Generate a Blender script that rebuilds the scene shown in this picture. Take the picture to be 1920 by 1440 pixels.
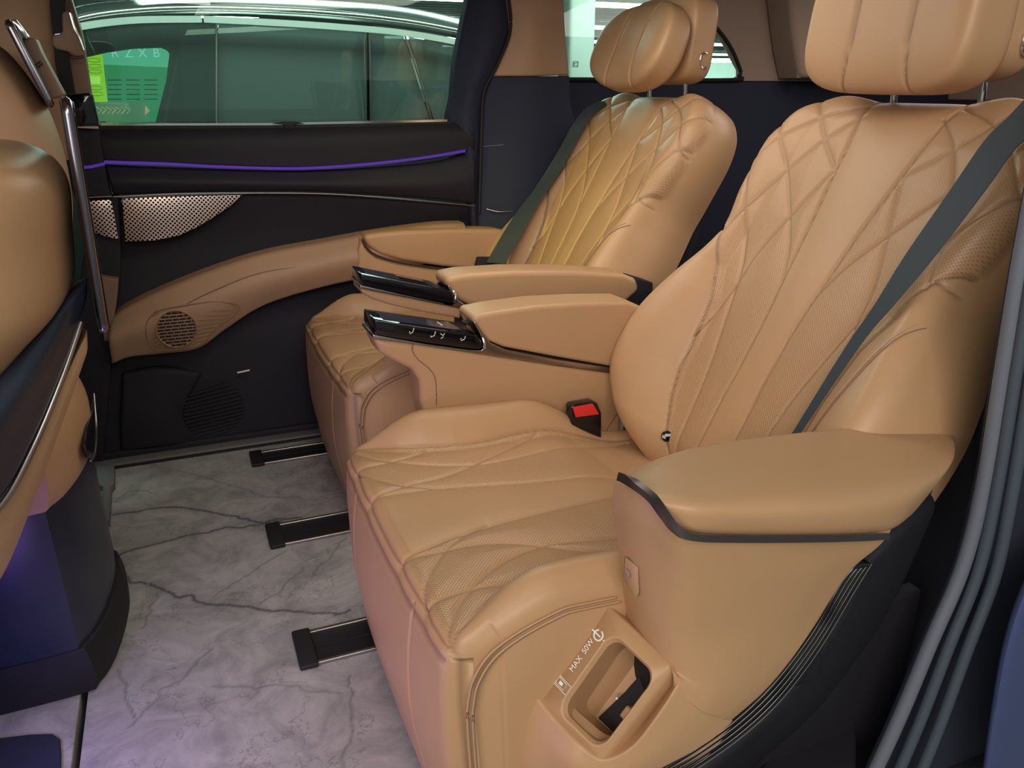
import bpy, bmesh, math, random
import numpy as np
from mathutils import Vector
for o in list(bpy.data.objects): bpy.data.objects.remove(o, do_unlink=True)
random.seed(4); rng = np.random.default_rng(4)
S = bpy.context.scene; COL = S.collection

# ------------------------------------------------------------------ camera
F, H = 1513.0, 1.05                       # focal length in pixels of the 1920 frame, eye height over the car floor
PITCH, YAW = math.atan(556/1513), math.radians(22.3)
cY, sY, cP, sP = math.cos(YAW), math.sin(YAW), math.cos(PITCH), math.sin(PITCH)
FW = np.array((sY*cP, cY*cP, -sP)); RT = np.array((cY, -sY, 0.)); UP = np.array((sY*sP, cY*sP, cP))
cam = bpy.data.cameras.new('camera'); cam.lens = 36*F/1920; cam.sensor_width = 36; cam.clip_start = .02; cam.clip_end = 100
co = bpy.data.objects.new('camera', cam); COL.objects.link(co)
co.location = (0, 0, H); co.rotation_euler = (math.pi/2-PITCH, 0, -YAW); S.camera = co
S.view_settings.view_transform = 'Standard'; S.view_settings.look = 'None'
S.view_settings.gamma = 1; S.view_settings.use_curve_mapping = False; S.view_settings.exposure = 0.25

# ------------------------------------------------------------------ world and lights
w = bpy.data.worlds.new('garage_air'); S.world = w; w.use_nodes = True
w.node_tree.nodes['Background'].inputs[0].default_value = (.62, .72, .70, 1)
w.node_tree.nodes['Background'].inputs[1].default_value = .30
def light(name, kind, loc, target, color, power, size=.5, size_y=None, spot=None, blend=.5):
    l = bpy.data.lights.new(name, kind); l.color = color; l.energy = power
    if kind == 'AREA':
        l.size = size
        if size_y: l.shape = 'RECTANGLE'; l.size_y = size_y
    else: l.shadow_soft_size = size
    if spot: l.spot_size = math.radians(spot); l.spot_blend = blend
    o = bpy.data.objects.new(name, l); COL.objects.link(o); o.location = loc
    o.rotation_euler = (Vector(target)-Vector(loc)).to_track_quat('-Z', 'Y').to_euler(); return o
light('garage_light_behind_camera', 'AREA', (-.5, -1.6, 2.1), (.5, 1.2, .5), (1, .90, .80), 46, 2.2, 1.0)
light('wall_fill_light', 'AREA', (20, 27, 1.9), (20, 32, .9), (.80, 1, .90), 1100, 16, 1)  # added fill, no fixture there; lifts the far garage wall
light('column_fill_light', 'AREA', (3.4, 5.1, 1.9), (3.4, 6.6, 1.0), (.8, 1, .9), 20, 1.5, .3)  # added fill aimed at the column, not a real lamp
light('front_seat_fill_light', 'AREA', (-1.7, -.7, 1.5), (-.2, 1.0, .75), (1, .88, .76), 16, 1.0, 1.0)  # added warm fill that brightens the near front seat
light('dome_lamp', 'AREA', (.62, 1.62, 1.36), (.72, 1.62, 0), (1, .93, .80), 4.5, .5, .9)
light('rear_dome_lamp', 'AREA', (2.0, 1.62, 1.36), (2.0, 1.8, 0), (1, .86, .80), 4.5, .5, .9)
light('yellow_fill_spot', 'SPOT', (-.10, 2.26, 1.41), (.92, 2.20, .64), (1, .88, .05), 17, .04, spot=46, blend=1)  # added spot without a fixture; throws yellow onto the far chair
light('gap_fill_light', 'AREA', (.5, 3.0, 1.95), (.5, 3.12, 0), (.74, 1, .86), 34, 2.6, .25)  # added fill between the cars, brightens the parked car's chrome and side
light('garage_tube_glow', 'AREA', (1.2, 5.0, 1.95), (1.0, 2.4, .9), (.75, 1, .88), 30, 2.6, .4)
light('ambient_strip_glow_front', 'AREA', (-.37, .98, .22), (.24, 1.06, .16), (.62, .34, 1), 1.15, .3, .12)
light('ambient_strip_glow_console', 'AREA', (-.46, 1.06, .22), (-.33, 1.42, .16), (.05, .05, 1), 5.0, .10, .25)

# ------------------------------------------------------------------ helpers
def ray(u, v): return FW + (u-960)/F*RT + (720-v)/F*UP
def at(u, v, X=None, Y=None, Z=None):
    d = ray(u, v)
    t = X/d[0] if X is not None else (Y/d[1] if Y is not None else (Z-H)/d[2])
    return np.array((d[0]*t, d[1]*t, H+d[2]*t))
def tag(o, label=None, cat=None, group=None, kind=None):
    if label: o['label'] = label
    if cat: o['category'] = cat
    if group: o['group'] = group
    if kind: o['kind'] = kind
    return o
def root_of(o):
    while o.parent: o = o.parent
    return o
def thing(name, loc, label, cat, group=None, kind=None):
    o = bpy.data.objects.new(name, None); COL.objects.link(o); o.location = loc; o.empty_display_size = .05
    return tag(o, label, cat, group, kind)
def mesh(name, V, Fc, mat, parent=None, sharp=50, attrs=None, uv=None, recalc=True, loc=None):
    V = np.asarray(V, float)
    me = bpy.data.meshes.new(name)
    off = np.zeros(3)
    if parent is not None: off = np.array(root_of(parent).location)
    elif loc is not None: off = np.array(loc, float)
    me.from_pydata((V-off).tolist(), [], [tuple(int(i) for i in f) for f in Fc])
    if attrs:
        for k, a in attrs.items():
            at_ = me.attributes.new(k, 'FLOAT', 'POINT'); at_.data.foreach_set('value', np.asarray(a, float).ravel())
    if uv is not None:
        l = me.uv_layers.new(name='UVMap'); idx = np.zeros(len(me.loops), int); me.loops.foreach_get('vertex_index', idx)
        l.data.foreach_set('uv', np.asarray(uv, float)[idx].ravel())
    if recalc:
        bm = bmesh.new(); bm.from_mesh(me); bmesh.ops.recalc_face_normals(bm, faces=bm.faces); bm.to_mesh(me); bm.free()
    me.materials.append(mat); me.shade_smooth()
    if sharp: me.set_sharp_from_angle(angle=math.radians(sharp))
    o = bpy.data.objects.new(name, me); COL.objects.link(o)
    if parent is not None: o.parent = parent
    else: o.location = off
    return o
def crom(P, m, closed=False):
    """Catmull-Rom through the rows of P, m samples."""
    P = np.asarray(P, float); n = len(P)
    if closed: Q = np.concatenate([P[-1:], P, P[:2]]); t = np.linspace(0, n, m, endpoint=False)
    else:
        Q = np.concatenate([2*P[:1]-P[1:2], P, 2*P[-1:]-P[-2:-1]]); t = np.linspace(0, n-1, m)
    i = np.minimum(t.astype(int), (n if closed else n-1)-1); f = (t-i).reshape((-1,)+(1,)*(P.ndim-1))
    p0, p1, p2, p3 = Q[i], Q[i+1], Q[i+2], Q[i+3]
    return .5*(2*p1+(p2-p0)*f+(2*p0-5*p1+4*p2-p3)*f*f+(3*p1-p0-3*p2+p3)*f**3)
def gfaces(n, m, cu=False, cv=False, base=0):
    f = []
    for i in range(n if cu else n-1):
        for j in range(m if cv else m-1):
            a, b = i, (i+1) % n; c, d = j, (j+1) % m
            f.append((base+a*m+c, base+b*m+c, base+b*m+d, base+a*m+d))
    return f
def gnormals(G):
    du = np.gradient(G, axis=0); dv = np.gradient(G, axis=1); N = np.cross(du, dv)
    return N/np.maximum(np.linalg.norm(N, axis=2, keepdims=True), 1e-9)
def polydist(P, curves):
    """distance of each point to the nearest of some polylines"""
    P = P.reshape(-1, P.shape[-1]); D = np.full(len(P), 9.)
    for c in curves:
        c = np.asarray(c, float)
        for a, b in zip(c[:-1], c[1:]):
            ab = b-a; L = max(ab@ab, 1e-12)
            t = np.clip(((P-a)@ab)/L, 0, 1)[:, None]
            D = np.minimum(D, np.linalg.norm(P-a-t*ab, axis=1))
    return D
def patch(name, rows, off, mat, parent=None, n=26, m=40, r=.012, **k):
    """smooth solid panel through a grid of points; off is the vector to its back, r the rounding of its rim"""
    C = np.array([[p for p in row] for row in rows], float)
    C = np.array([crom(row, m) for row in C]) if C.shape[1] > 2 else np.array([row[0]+(row[1]-row[0])*np.linspace(0, 1, m)[:, None] for row in C])
    G = crom(C, n) if C.shape[0] > 2 else C[0][None]+(C[1]-C[0])[None]*np.linspace(0, 1, n)[:, None, None]
    off = np.array(off, float); L = np.linalg.norm(off)
    if r > 0:                                  # finer rows near the rim, pushed back in a quarter circle
        def warp(num): 
            t = np.linspace(0, 1, num); return t
        su = np.concatenate([[0], np.cumsum(np.linalg.norm(np.diff(G, axis=0), axis=2).mean(1))])
        sv = np.concatenate([[0], np.cumsum(np.linalg.norm(np.diff(G, axis=1), axis=2).mean(0))])
        ex = np.array([0, .04, .15, .35, .65, 1.])*r
        def knots(s):
            T = s[-1]; rr = min(1, .45*T/r); inner = np.linspace(r*rr, T-r*rr, max(len(s), 4))
            return np.concatenate([ex[:-1]*rr, inner, T-ex[:-1][::-1]*rr])
        ku, kv = knots(su), knots(sv)
        G = np.stack([np.stack([np.interp(ku, su, G[:, j, c]) for c in range(3)], 1) for j in range(G.shape[1])], 1)
        G = np.stack([np.stack([np.interp(kv, sv, G[i, :, c]) for c in range(3)], 1) for i in range(G.shape[0])], 0)
        eu = np.minimum(ku, ku[-1]-ku)[:, None]; ev = np.minimum(kv, kv[-1]-kv)[None, :]
        q = np.sqrt(np.clip(1-np.minimum(eu, r)/r, 0, 1)**2+np.clip(1-np.minimum(ev, r)/r, 0, 1)**2)
        dep = r*(1-np.sqrt(np.clip(1-q**2, 0, 1)))
        G = G+dep[..., None]*off/L
    a, b = G.shape[:2]
    V = np.concatenate([G.reshape(-1, 3), (G if r <= 0 else G-dep[..., None]*off/L).reshape(-1, 3)+off])
    Fc = gfaces(a, b)+[tuple(reversed(f)) for f in gfaces(a, b, base=a*b)]
    bd = [i*b for i in range(a)]+[(a-1)*b+j for j in range(1, b)]+[i*b+b-1 for i in range(a-2, -1, -1)]+[j for j in range(b-2, 0, -1)]
    for p, q_ in zip(bd, bd[1:]+bd[:1]): Fc.append((p, q_, q_+a*b, p+a*b))
    return mesh(name, V, Fc, mat, parent, **k)
def prism(name, pts, off, mat, parent=None, r=.004, smooth_m=0, seg=3, angle=40, sharp=50, **k):
    """outline (3-D points, roughly flat) extruded by off with bevelled rims"""
    P = np.array(pts, float)
    if smooth_m: P = crom(P, smooth_m, closed=True)
    n = len(P); V = np.concatenate([P, P+np.array(off, float)])
    bm = bmesh.new(); vs = [bm.verts.new(v) for v in V]
    bm.faces.new(vs[:n]); bm.faces.new(list(reversed(vs[n:])))
    for i in range(n): bm.faces.new((vs[i], vs[n+i], vs[n+(i+1) % n], vs[(i+1) % n]))
    bmesh.ops.recalc_face_normals(bm, faces=bm.faces)
    if r > 0:
        bm.edges.ensure_lookup_table()
        es = [e for e in bm.edges if len(e.link_faces) == 2 and e.calc_face_angle(0) > math.radians(angle)]
        bmesh.ops.bevel(bm, geom=es, offset=r, segments=seg, profile=.5, affect='EDGES', clamp_overlap=True)
    bm.verts.ensure_lookup_table(); bm.verts.index_update()
    V = [tuple(v.co) for v in bm.verts]; Fc = [[v.index for v in f.verts] for f in bm.faces]; bm.free()
    return mesh(name, V, Fc, mat, parent, sharp=sharp, **k)
def box(name, lo, hi, mat, parent=None, r=.004, **k):
    (x0, y0, z0), (x1, y1, z1) = lo, hi
    return prism(name, [(x0, y0, z0), (x1, y0, z0), (x1, y1, z0), (x0, y1, z0)], (0, 0, z1-z0), mat, parent, r, **k)
def tube(name, pts, r, mat, parent=None, m=0, k=10, sec=None, up=(0, 0, 1), closed=False, taper=None, **kw):
    """sweep of a round (r) or given cross-section sec [(side, up)] along points"""
    P = np.array(pts, float)
    if m: P = crom(P, m, closed)
    T = np.gradient(P, axis=0) if not closed else np.roll(P, -1, 0)-np.roll(P, 1, 0)
    T /= np.maximum(np.linalg.norm(T, axis=1, keepdims=True), 1e-9)
    up = np.array(up, float)
    A = np.cross(T, up); A /= np.maximum(np.linalg.norm(A, axis=1, keepdims=True), 1e-9); B = np.cross(A, T)
    if sec is None: sec = [(r*math.cos(2*math.pi*i/k), r*math.sin(2*math.pi*i/k)) for i in range(k)]
    sec = np.array(sec); tp = np.ones(len(P)) if taper is None else np.interp(np.linspace(0, 1, len(P)), np.linspace(0, 1, len(taper)), taper)
    G = P[:, None]+tp[:, None, None]*(sec[None, :, :1]*A[:, None]+sec[None, :, 1:]*B[:, None])
    n, q = G.shape[:2]; Fc = gfaces(n, q, cu=closed, cv=True)
    if not closed: Fc += [tuple(range(q)), tuple(reversed(range((n-1)*q, n*q)))]
    return mesh(name, G.reshape(-1, 3), Fc, mat, parent, **kw)
def rsec(w_, h_): return [(-w_, -h_), (w_, -h_), (w_, h_), (-w_, h_)]
def cyl(name, c, ax, r, L, mat, parent=None, k=24, b=.15, **kw):
    ax = np.array(ax, float); ax /= np.linalg.norm(ax)
    h = np.cross(ax, (0, 0, 1) if abs(ax[2]) < .9 else (1, 0, 0)); h /= np.linalg.norm(h); g = np.cross(ax, h)
    bb = b*r; prof = [(0, 0), (r-bb, 0), (r-.3*bb, .3*bb), (r, bb), (r, L-bb), (r-.3*bb, L-.3*bb), (r-bb, L), (0, L)]
    V = []; 
    for pr, pl in prof[1:-1]:
        for i in range(k):
            a = 2*math.pi*i/k; V.append(np.array(c)+ax*pl+pr*(math.cos(a)*h+math.sin(a)*g))
    n = len(prof)-2; Fc = gfaces(n, k, cv=True)+[tuple(range(k)), tuple(reversed(range((n-1)*k, n*k)))]
    return mesh(name, V, Fc, mat, parent, **kw)
def text(name, body, origin, xdir, ydir, size, mat, parent=None, ext=.0004, **k):
    c = bpy.data.curves.new(name, 'FONT'); c.body = body; c.size = size; c.extrude = ext; c.align_x = 'CENTER'; c.align_y = 'CENTER'
    t = bpy.data.objects.new('t', c); COL.objects.link(t); bpy.context.view_layer.update()
    me = bpy.data.meshes.new_from_object(t.evaluated_get(bpy.context.evaluated_depsgraph_get()))
    x = np.array(xdir, float); x /= np.linalg.norm(x); y = np.array(ydir, float); y -= x*(x@y); y /= np.linalg.norm(y); z = np.cross(x, y)
    V = [np.array(origin)+v.co[0]*x+v.co[1]*y+v.co[2]*z for v in me.vertices]; Fc = [list(p.vertices) for p in me.polygons]
    bpy.data.objects.remove(t); return mesh(name, V, Fc, mat, parent, sharp=30, recalc=False, **k)

# ------------------------------------------------------------------ materials
def new_mat(name):
    m = bpy.data.materials.new(name); m.use_nodes = True; nt = m.node_tree; return m, nt, nt.nodes['Principled BSDF']
def ninp(b, **k):
    for a, v in k.items():
        a = a.replace('_', ' ')
        if a in b.inputs: b.inputs[a].default_value = v if not (isinstance(v, tuple) and len(v) == 3) else (*v, 1)
def noise_bump(nt, b, scale, strength, dist=.001, coord='Object', detail=4):
    tc = nt.nodes.new('ShaderNodeTexCoord'); n = nt.nodes.new('ShaderNodeTexNoise'); n.inputs['Scale'].default_value = scale; n.inputs['Detail'].default_value = detail
    bp = nt.nodes.new('ShaderNodeBump'); bp.inputs['Strength'].default_value = strength; bp.inputs['Distance'].default_value = dist
    nt.links.new(tc.outputs[coord], n.inputs['Vector']); nt.links.new(n.outputs['Fac'], bp.inputs['Height']); nt.links.new(bp.outputs[0], b.inputs['Normal'])
    return n, bp, tc
def plain(name, col, rough=.5, metal=0, bump=0, scale=400, spec=.5, vary=.0, **k):
    m, nt, b = new_mat(name); ninp(b, Base_Color=col, Roughness=rough, Metallic=metal, Specular_IOR_Level=spec, **k)
    n, bp, tc = noise_bump(nt, b, scale, bump if bump else .02)
    if vary:
        n2 = nt.nodes.new('ShaderNodeTexNoise'); n2.inputs['Scale'].default_value = 7; nt.links.new(tc.outputs['Object'], n2.inputs['Vector'])
        mx = nt.nodes.new('ShaderNodeMix'); mx.data_type = 'RGBA'; mx.inputs[6].default_value = (*[c*(1-vary) for c in col], 1); mx.inputs[7].default_value = (*[min(1, c*(1+vary)) for c in col], 1)
        nt.links.new(n2.outputs['Fac'], mx.inputs[0]); nt.links.new(mx.outputs[2], b.inputs['Base Color'])
    return m
def leather(name, col, rough=.42):
    m, nt, b = new_mat(name); N = nt.nodes; Lk = nt.links; ninp(b, Roughness=rough, Specular_IOR_Level=.45)
    tc = N.new('ShaderNodeTexCoord')
    uv = N.new('ShaderNodeMapping'); uv.inputs['Rotation'].default_value = (0, 0, math.radians(45)); uv.inputs['Scale'].default_value = (250, 250, 1)
    Lk.new(tc.outputs['UV'], uv.inputs['Vector'])
    fr = N.new('ShaderNodeVectorMath'); fr.operation = 'FRACTION'; Lk.new(uv.outputs[0], fr.inputs[0])
    ds = N.new('ShaderNodeVectorMath'); ds.operation = 'DISTANCE'; ds.inputs[1].default_value = (.5, .5, 0); Lk.new(fr.outputs[0], ds.inputs[0])
    mr = N.new('ShaderNodeMapRange'); mr.inputs[1].default_value = .18; mr.inputs[2].default_value = .30; mr.inputs[3].default_value = 1; mr.inputs[4].default_value = 0
    Lk.new(ds.outputs['Value'], mr.inputs[0])
    pa = N.new('ShaderNodeAttribute'); pa.attribute_name = 'perf'; sa = N.new('ShaderNodeAttribute'); sa.attribute_name = 'stitch'
    hole = N.new('ShaderNodeMath'); hole.operation = 'MULTIPLY'; Lk.new(mr.outputs[0], hole.inputs[0]); Lk.new(pa.outputs['Fac'], hole.inputs[1])
    n2 = N.new('ShaderNodeTexNoise'); n2.inputs['Scale'].default_value = 5; n2.inputs['Detail'].default_value = 2; Lk.new(tc.outputs['Object'], n2.inputs['Vector'])
    c1 = N.new('ShaderNodeMix'); c1.data_type = 'RGBA'; c1.inputs[6].default_value = (*[c*.94 for c in col], 1); c1.inputs[7].default_value = (*[c*1.06 for c in col], 1)
    Lk.new(n2.outputs['Fac'], c1.inputs[0])
    c2 = N.new('ShaderNodeMix'); c2.data_type = 'RGBA'; c2.inputs[7].default_value = (*[c*.30 for c in col], 1)
    h2 = N.new('ShaderNodeMath'); h2.operation = 'MULTIPLY'; h2.inputs[1].default_value = .75; Lk.new(hole.outputs[0], h2.inputs[0])
    Lk.new(h2.outputs[0], c2.inputs[0]); Lk.new(c1.outputs[2], c2.inputs[6])
    c3 = N.new('ShaderNodeMix'); c3.data_type = 'RGBA'; c3.inputs[7].default_value = (*[c*.42 for c in col], 1)
    Lk.new(sa.outputs['Fac'], c3.inputs[0]); Lk.new(c2.outputs[2], c3.inputs[6]); Lk.new(c3.outputs[2], b.inputs['Base Color'])
    n = N.new('ShaderNodeTexVoronoi'); n.inputs['Scale'].default_value = 620; Lk.new(tc.outputs['Object'], n.inputs['Vector'])
    b1 = N.new('ShaderNodeBump'); b1.inputs['Strength'].default_value = .10; b1.inputs['Distance'].default_value = .0006; Lk.new(n.outputs['Distance'], b1.inputs['Height'])
    b2 = N.new('ShaderNodeBump'); b2.invert = True; b2.inputs['Strength'].default_value = .5; b2.inputs['Distance'].default_value = .001
    Lk.new(hole.outputs[0], b2.inputs['Height']); Lk.new(b1.outputs[0], b2.inputs['Normal']); Lk.new(b2.outputs[0], b.inputs['Normal'])
    return m
TAN = (.50, .300, .160)
M = {}
M['tan'] = leather('tan_leather', TAN)
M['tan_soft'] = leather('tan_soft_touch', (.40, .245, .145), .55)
M['mocha'] = leather('mocha_trim', (.25, .155, .105), .6)
M['taupe'] = plain('taupe_fabric_trim', (.36, .26, .20), .85, bump=.15, scale=500)
M['dark'] = plain('dark_trim', (.015, .014, .021), .68, spec=.35, bump=.1, scale=600)
M['navy'] = plain('navy_soft_trim', (.028, .033, .056), .8, spec=.25, bump=.1, scale=600)
M['slate'] = plain('slate_hazed_rubber', (.065, .085, .115), .45, bump=.05)  # lightened so the colour carries the bluish haze at the right edge
M['slate_l'] = plain('pale_hazed_rubber', (.15, .165, .215), .5, bump=.05)  # paler too, with the same bluish haze put into the colour
M['gloss'] = plain('gloss_black', (.006, .006, .009), .06, spec=.6)
M['glassblk'] = plain('screen_glass', (.035, .033, .055), .12, spec=.6)
M['chrome'] = plain('chrome', (.82, .83, .82), .12, 1)
M['bright_line'] = plain('bright_silver_moulding', (.85, .88, .86), .35, .55)
M['satin'] = plain('satin_metal', (.40, .37, .36), .28, 1)
M['screen_rim'] = plain('dark_silver_rim', (.22, .21, .25), .22, 1)
M['gun'] = plain('gunmetal_trim', (.085, .075, .075), .3, .7)
M['rubber'] = plain('black_rubber', (.008, .008, .010), .7, bump=.1)
M['belt'] = plain('belt_webbing', (.030, .045, .060), .65, bump=.4, scale=900)
M['red'] = plain('red_button', (.75, .03, .03), .35)
M['white'] = plain('white_print', (.85, .80, .74), .5)
M['grey'] = plain('grey_vinyl', (.16, .155, .155), .6, vary=.1)
M['carbon'] = plain('dark_shell', (.018, .024, .042), .32, bump=.05, vary=.3)
M['blue_lit_paint'] = plain('blue_lit_painted_metal', (.065, .085, .21), .4, vary=.05)  # blue light falling on the painted panel is put into its colour
M['car_paint'] = plain('black_car_paint', (.02, .026, .026), .12, spec=.6)
M['concrete'] = plain('painted_concrete', (.50, .56, .53), .8, bump=.2, scale=40, vary=.08)
M['gfloor'] = plain('garage_floor', (.20, .24, .22), .35, vary=.1)
def emis(name, col, s):
    m, nt, b = new_mat(name); ninp(b, Base_Color=(0, 0, 0), Emission_Color=col, Emission_Strength=s); return m
M['purple'] = emis('purple_light_strip', (.16, .05, .60), .36)
M['blue_l'] = emis('blue_light_strip', (.10, .12, 1), 3)
M['tubelamp'] = emis('tube_lamp', (.78, 1, .90), 11)
M['sign_g'] = emis('backlit_green', (.02, .30, .13), .9)
M['sign_c'] = emis('backlit_cyan', (.16, .68, .45), .75)
M['sign_y'] = emis('backlit_yellow', (.45, .72, .01), 1.0)
M['sign_w'] = emis('backlit_letter', (.45, .85, .95), .9)
M['sign_b'] = emis('backlit_band', (.22, .42, .25), .55)
M['sign_o'] = emis('backlit_arrow', (.85, .62, .42), .7)
def glass(name, tint, refl=.06, rough=.0):
    m = bpy.data.materials.new(name); m.use_nodes = True; nt = m.node_tree; nt.nodes.clear()
    o = nt.nodes.new('ShaderNodeOutputMaterial'); t = nt.nodes.new('ShaderNodeBsdfTransparent'); t.inputs[0].default_value = (*tint, 1)
    g = nt.nodes.new('ShaderNodeBsdfGlossy'); g.inputs['Roughness'].default_value = rough; g.inputs['Color'].default_value = (.85, .93, .9, 1)
    f = nt.nodes.new('ShaderNodeFresnel'); f.inputs[0].default_value = 1.45; mx = nt.nodes.new('ShaderNodeMixShader')
    ma = nt.nodes.new('ShaderNodeMath'); ma.operation = 'MULTIPLY'; ma.inputs[1].default_value = refl/.04; ma.use_clamp = True
    nt.links.new(f.outputs[0], ma.inputs[0]); nt.links.new(ma.outputs[0], mx.inputs[0])
    nt.links.new(t.outputs[0], mx.inputs[1]); nt.links.new(g.outputs[0], mx.inputs[2]); nt.links.new(mx.outputs[0], o.inputs[0]); return m
M['glass'] = glass('clear_window_glass', (.86, .97, .92), .04)
def haze(m, col, f):     # diffuse grey-green veil painted in for reflections on the pane
    nt = m.node_tree; o = next(n for n in nt.nodes if n.type == 'OUTPUT_MATERIAL'); src = o.inputs[0].links[0].from_socket
    d = nt.nodes.new('ShaderNodeBsdfDiffuse'); d.inputs[0].default_value = (*col, 1); x = nt.nodes.new('ShaderNodeMixShader'); x.inputs[0].default_value = f
    nt.links.new(src, x.inputs[1]); nt.links.new(d.outputs[0], x.inputs[2]); nt.links.new(x.outputs[0], o.inputs[0]); return m
M['tint'] = haze(glass('tinted_window_glass', (.16, .22, .21), .14), (.28, .34, .34), .26)
M['tint_clear'] = haze(glass('lightly_tinted_glass', (.75, .88, .82), .05), (.30, .40, .38), .10)
def grille_mat(name, col, sc):
    m, nt, b = new_mat(name); N = nt.nodes; Lk = nt.links; ninp(b, Roughness=.3, Metallic=.85)
    tc = N.new('ShaderNodeTexCoord'); mp = N.new('ShaderNodeMapping'); mp.inputs['Scale'].default_value = (sc, sc, sc); mp.inputs['Rotation'].default_value = (0, math.radians(45), 0)
    Lk.new(tc.outputs['Object'], mp.inputs['Vector'])
    sp = N.new('ShaderNodeSeparateXYZ'); Lk.new(mp.outputs[0], sp.inputs[0]); cb = N.new('ShaderNodeCombineXYZ'); Lk.new(sp.outputs[0], cb.inputs[0]); Lk.new(sp.outputs[2], cb.inputs[1])
    fr = N.new('ShaderNodeVectorMath'); fr.operation = 'FRACTION'; Lk.new(cb.outputs[0], fr.inputs[0])
    ds = N.new('ShaderNodeVectorMath'); ds.operation = 'DISTANCE'; ds.inputs[1].default_value = (.5, .5, 0); Lk.new(fr.outputs[0], ds.inputs[0])
    mr = N.new('ShaderNodeMapRange'); mr.inputs[1].default_value = .28; mr.inputs[2].default_value = .36; mr.inputs[3].default_value = 1; mr.inputs[4].default_value = 0; Lk.new(ds.outputs['Value'], mr.inputs[0])
    mx = N.new('ShaderNodeMix'); mx.data_type = 'RGBA'; mx.inputs[6].default_value = (*col, 1); mx.inputs[7].default_value = (.004, .004, .005, 1)
    Lk.new(mr.outputs[0], mx.inputs[0]); Lk.new(mx.outputs[2], b.inputs['Base Color'])
    bp = N.new('ShaderNodeBump'); bp.invert = True; bp.inputs['Distance'].default_value = .002; Lk.new(mr.outputs[0], bp.inputs['Height']); Lk.new(bp.outputs[0], b.inputs['Normal']); return m
M['grille'] = grille_mat('perforated_speaker_metal', (1.0, .80, .72), 118)
def floor_mat():
    m, nt, b = new_mat('stone_look_vinyl'); N = nt.nodes; Lk = nt.links; ninp(b, Roughness=.55)
    tc = N.new('ShaderNodeTexCoord'); n = N.new('ShaderNodeTexNoise'); n.inputs['Scale'].default_value = 9; n.inputs['Detail'].default_value = 9; n.inputs['Roughness'].default_value = .68; n.inputs['Distortion'].default_value = .9
    Lk.new(tc.outputs['Object'], n.inputs['Vector'])
    cr = N.new('ShaderNodeValToRGB'); cr.color_ramp.elements[0].position = .36; cr.color_ramp.elements[0].color = (.26, .255, .25, 1); cr.color_ramp.elements[1].position = .66; cr.color_ramp.elements[1].color = (.46, .445, .44, 1)
    Lk.new(n.outputs['Fac'], cr.inputs[0])
    va = N.new('ShaderNodeAttribute'); va.attribute_name = 'vein'
    # fine secondary cracks
    n2 = N.new('ShaderNodeTexNoise'); n2.inputs['Scale'].default_value = 3.1; n2.inputs['Detail'].default_value = 6; n2.inputs['Roughness'].default_value = .62; Lk.new(tc.outputs['Object'], n2.inputs['Vector'])
    s1 = N.new('ShaderNodeMath'); s1.operation = 'SUBTRACT'; s1.inputs[1].default_value = .5; Lk.new(n2.outputs['Fac'], s1.inputs[0])
    s2 = N.new('ShaderNodeMath'); s2.operation = 'ABSOLUTE'; Lk.new(s1.outputs[0], s2.inputs[0])
    mr = N.new('ShaderNodeMapRange'); mr.inputs[1].default_value = 0; mr.inputs[2].default_value = .006; mr.inputs[3].default_value = .35; mr.inputs[4].default_value = 0; Lk.new(s2.outputs[0], mr.inputs[0])
    ad = N.new('ShaderNodeMath'); ad.operation = 'MAXIMUM'; Lk.new(mr.outputs[0], ad.inputs[0]); Lk.new(va.outputs['Fac'], ad.inputs[1])
    mx = N.new('ShaderNodeMix'); mx.data_type = 'RGBA'; mx.inputs[7].default_value = (.035, .036, .042, 1)
    Lk.new(ad.outputs[0], mx.inputs[0]); Lk.new(cr.outputs[0], mx.inputs[6]); Lk.new(mx.outputs[2], b.inputs['Base Color'])
    bp = N.new('ShaderNodeBump'); bp.inputs['Strength'].default_value = .15; bp.inputs['Distance'].default_value = .002; Lk.new(n.outputs['Fac'], bp.inputs['Height']); Lk.new(bp.outputs[0], b.inputs['Normal']); return m
M['floor'] = floor_mat()
def louver_mat():
    m, nt, b = new_mat('louvred_ceiling'); ninp(b, Base_Color=(.30, .34, .33), Roughness=.6); return m
M['louver'] = louver_mat()

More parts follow.
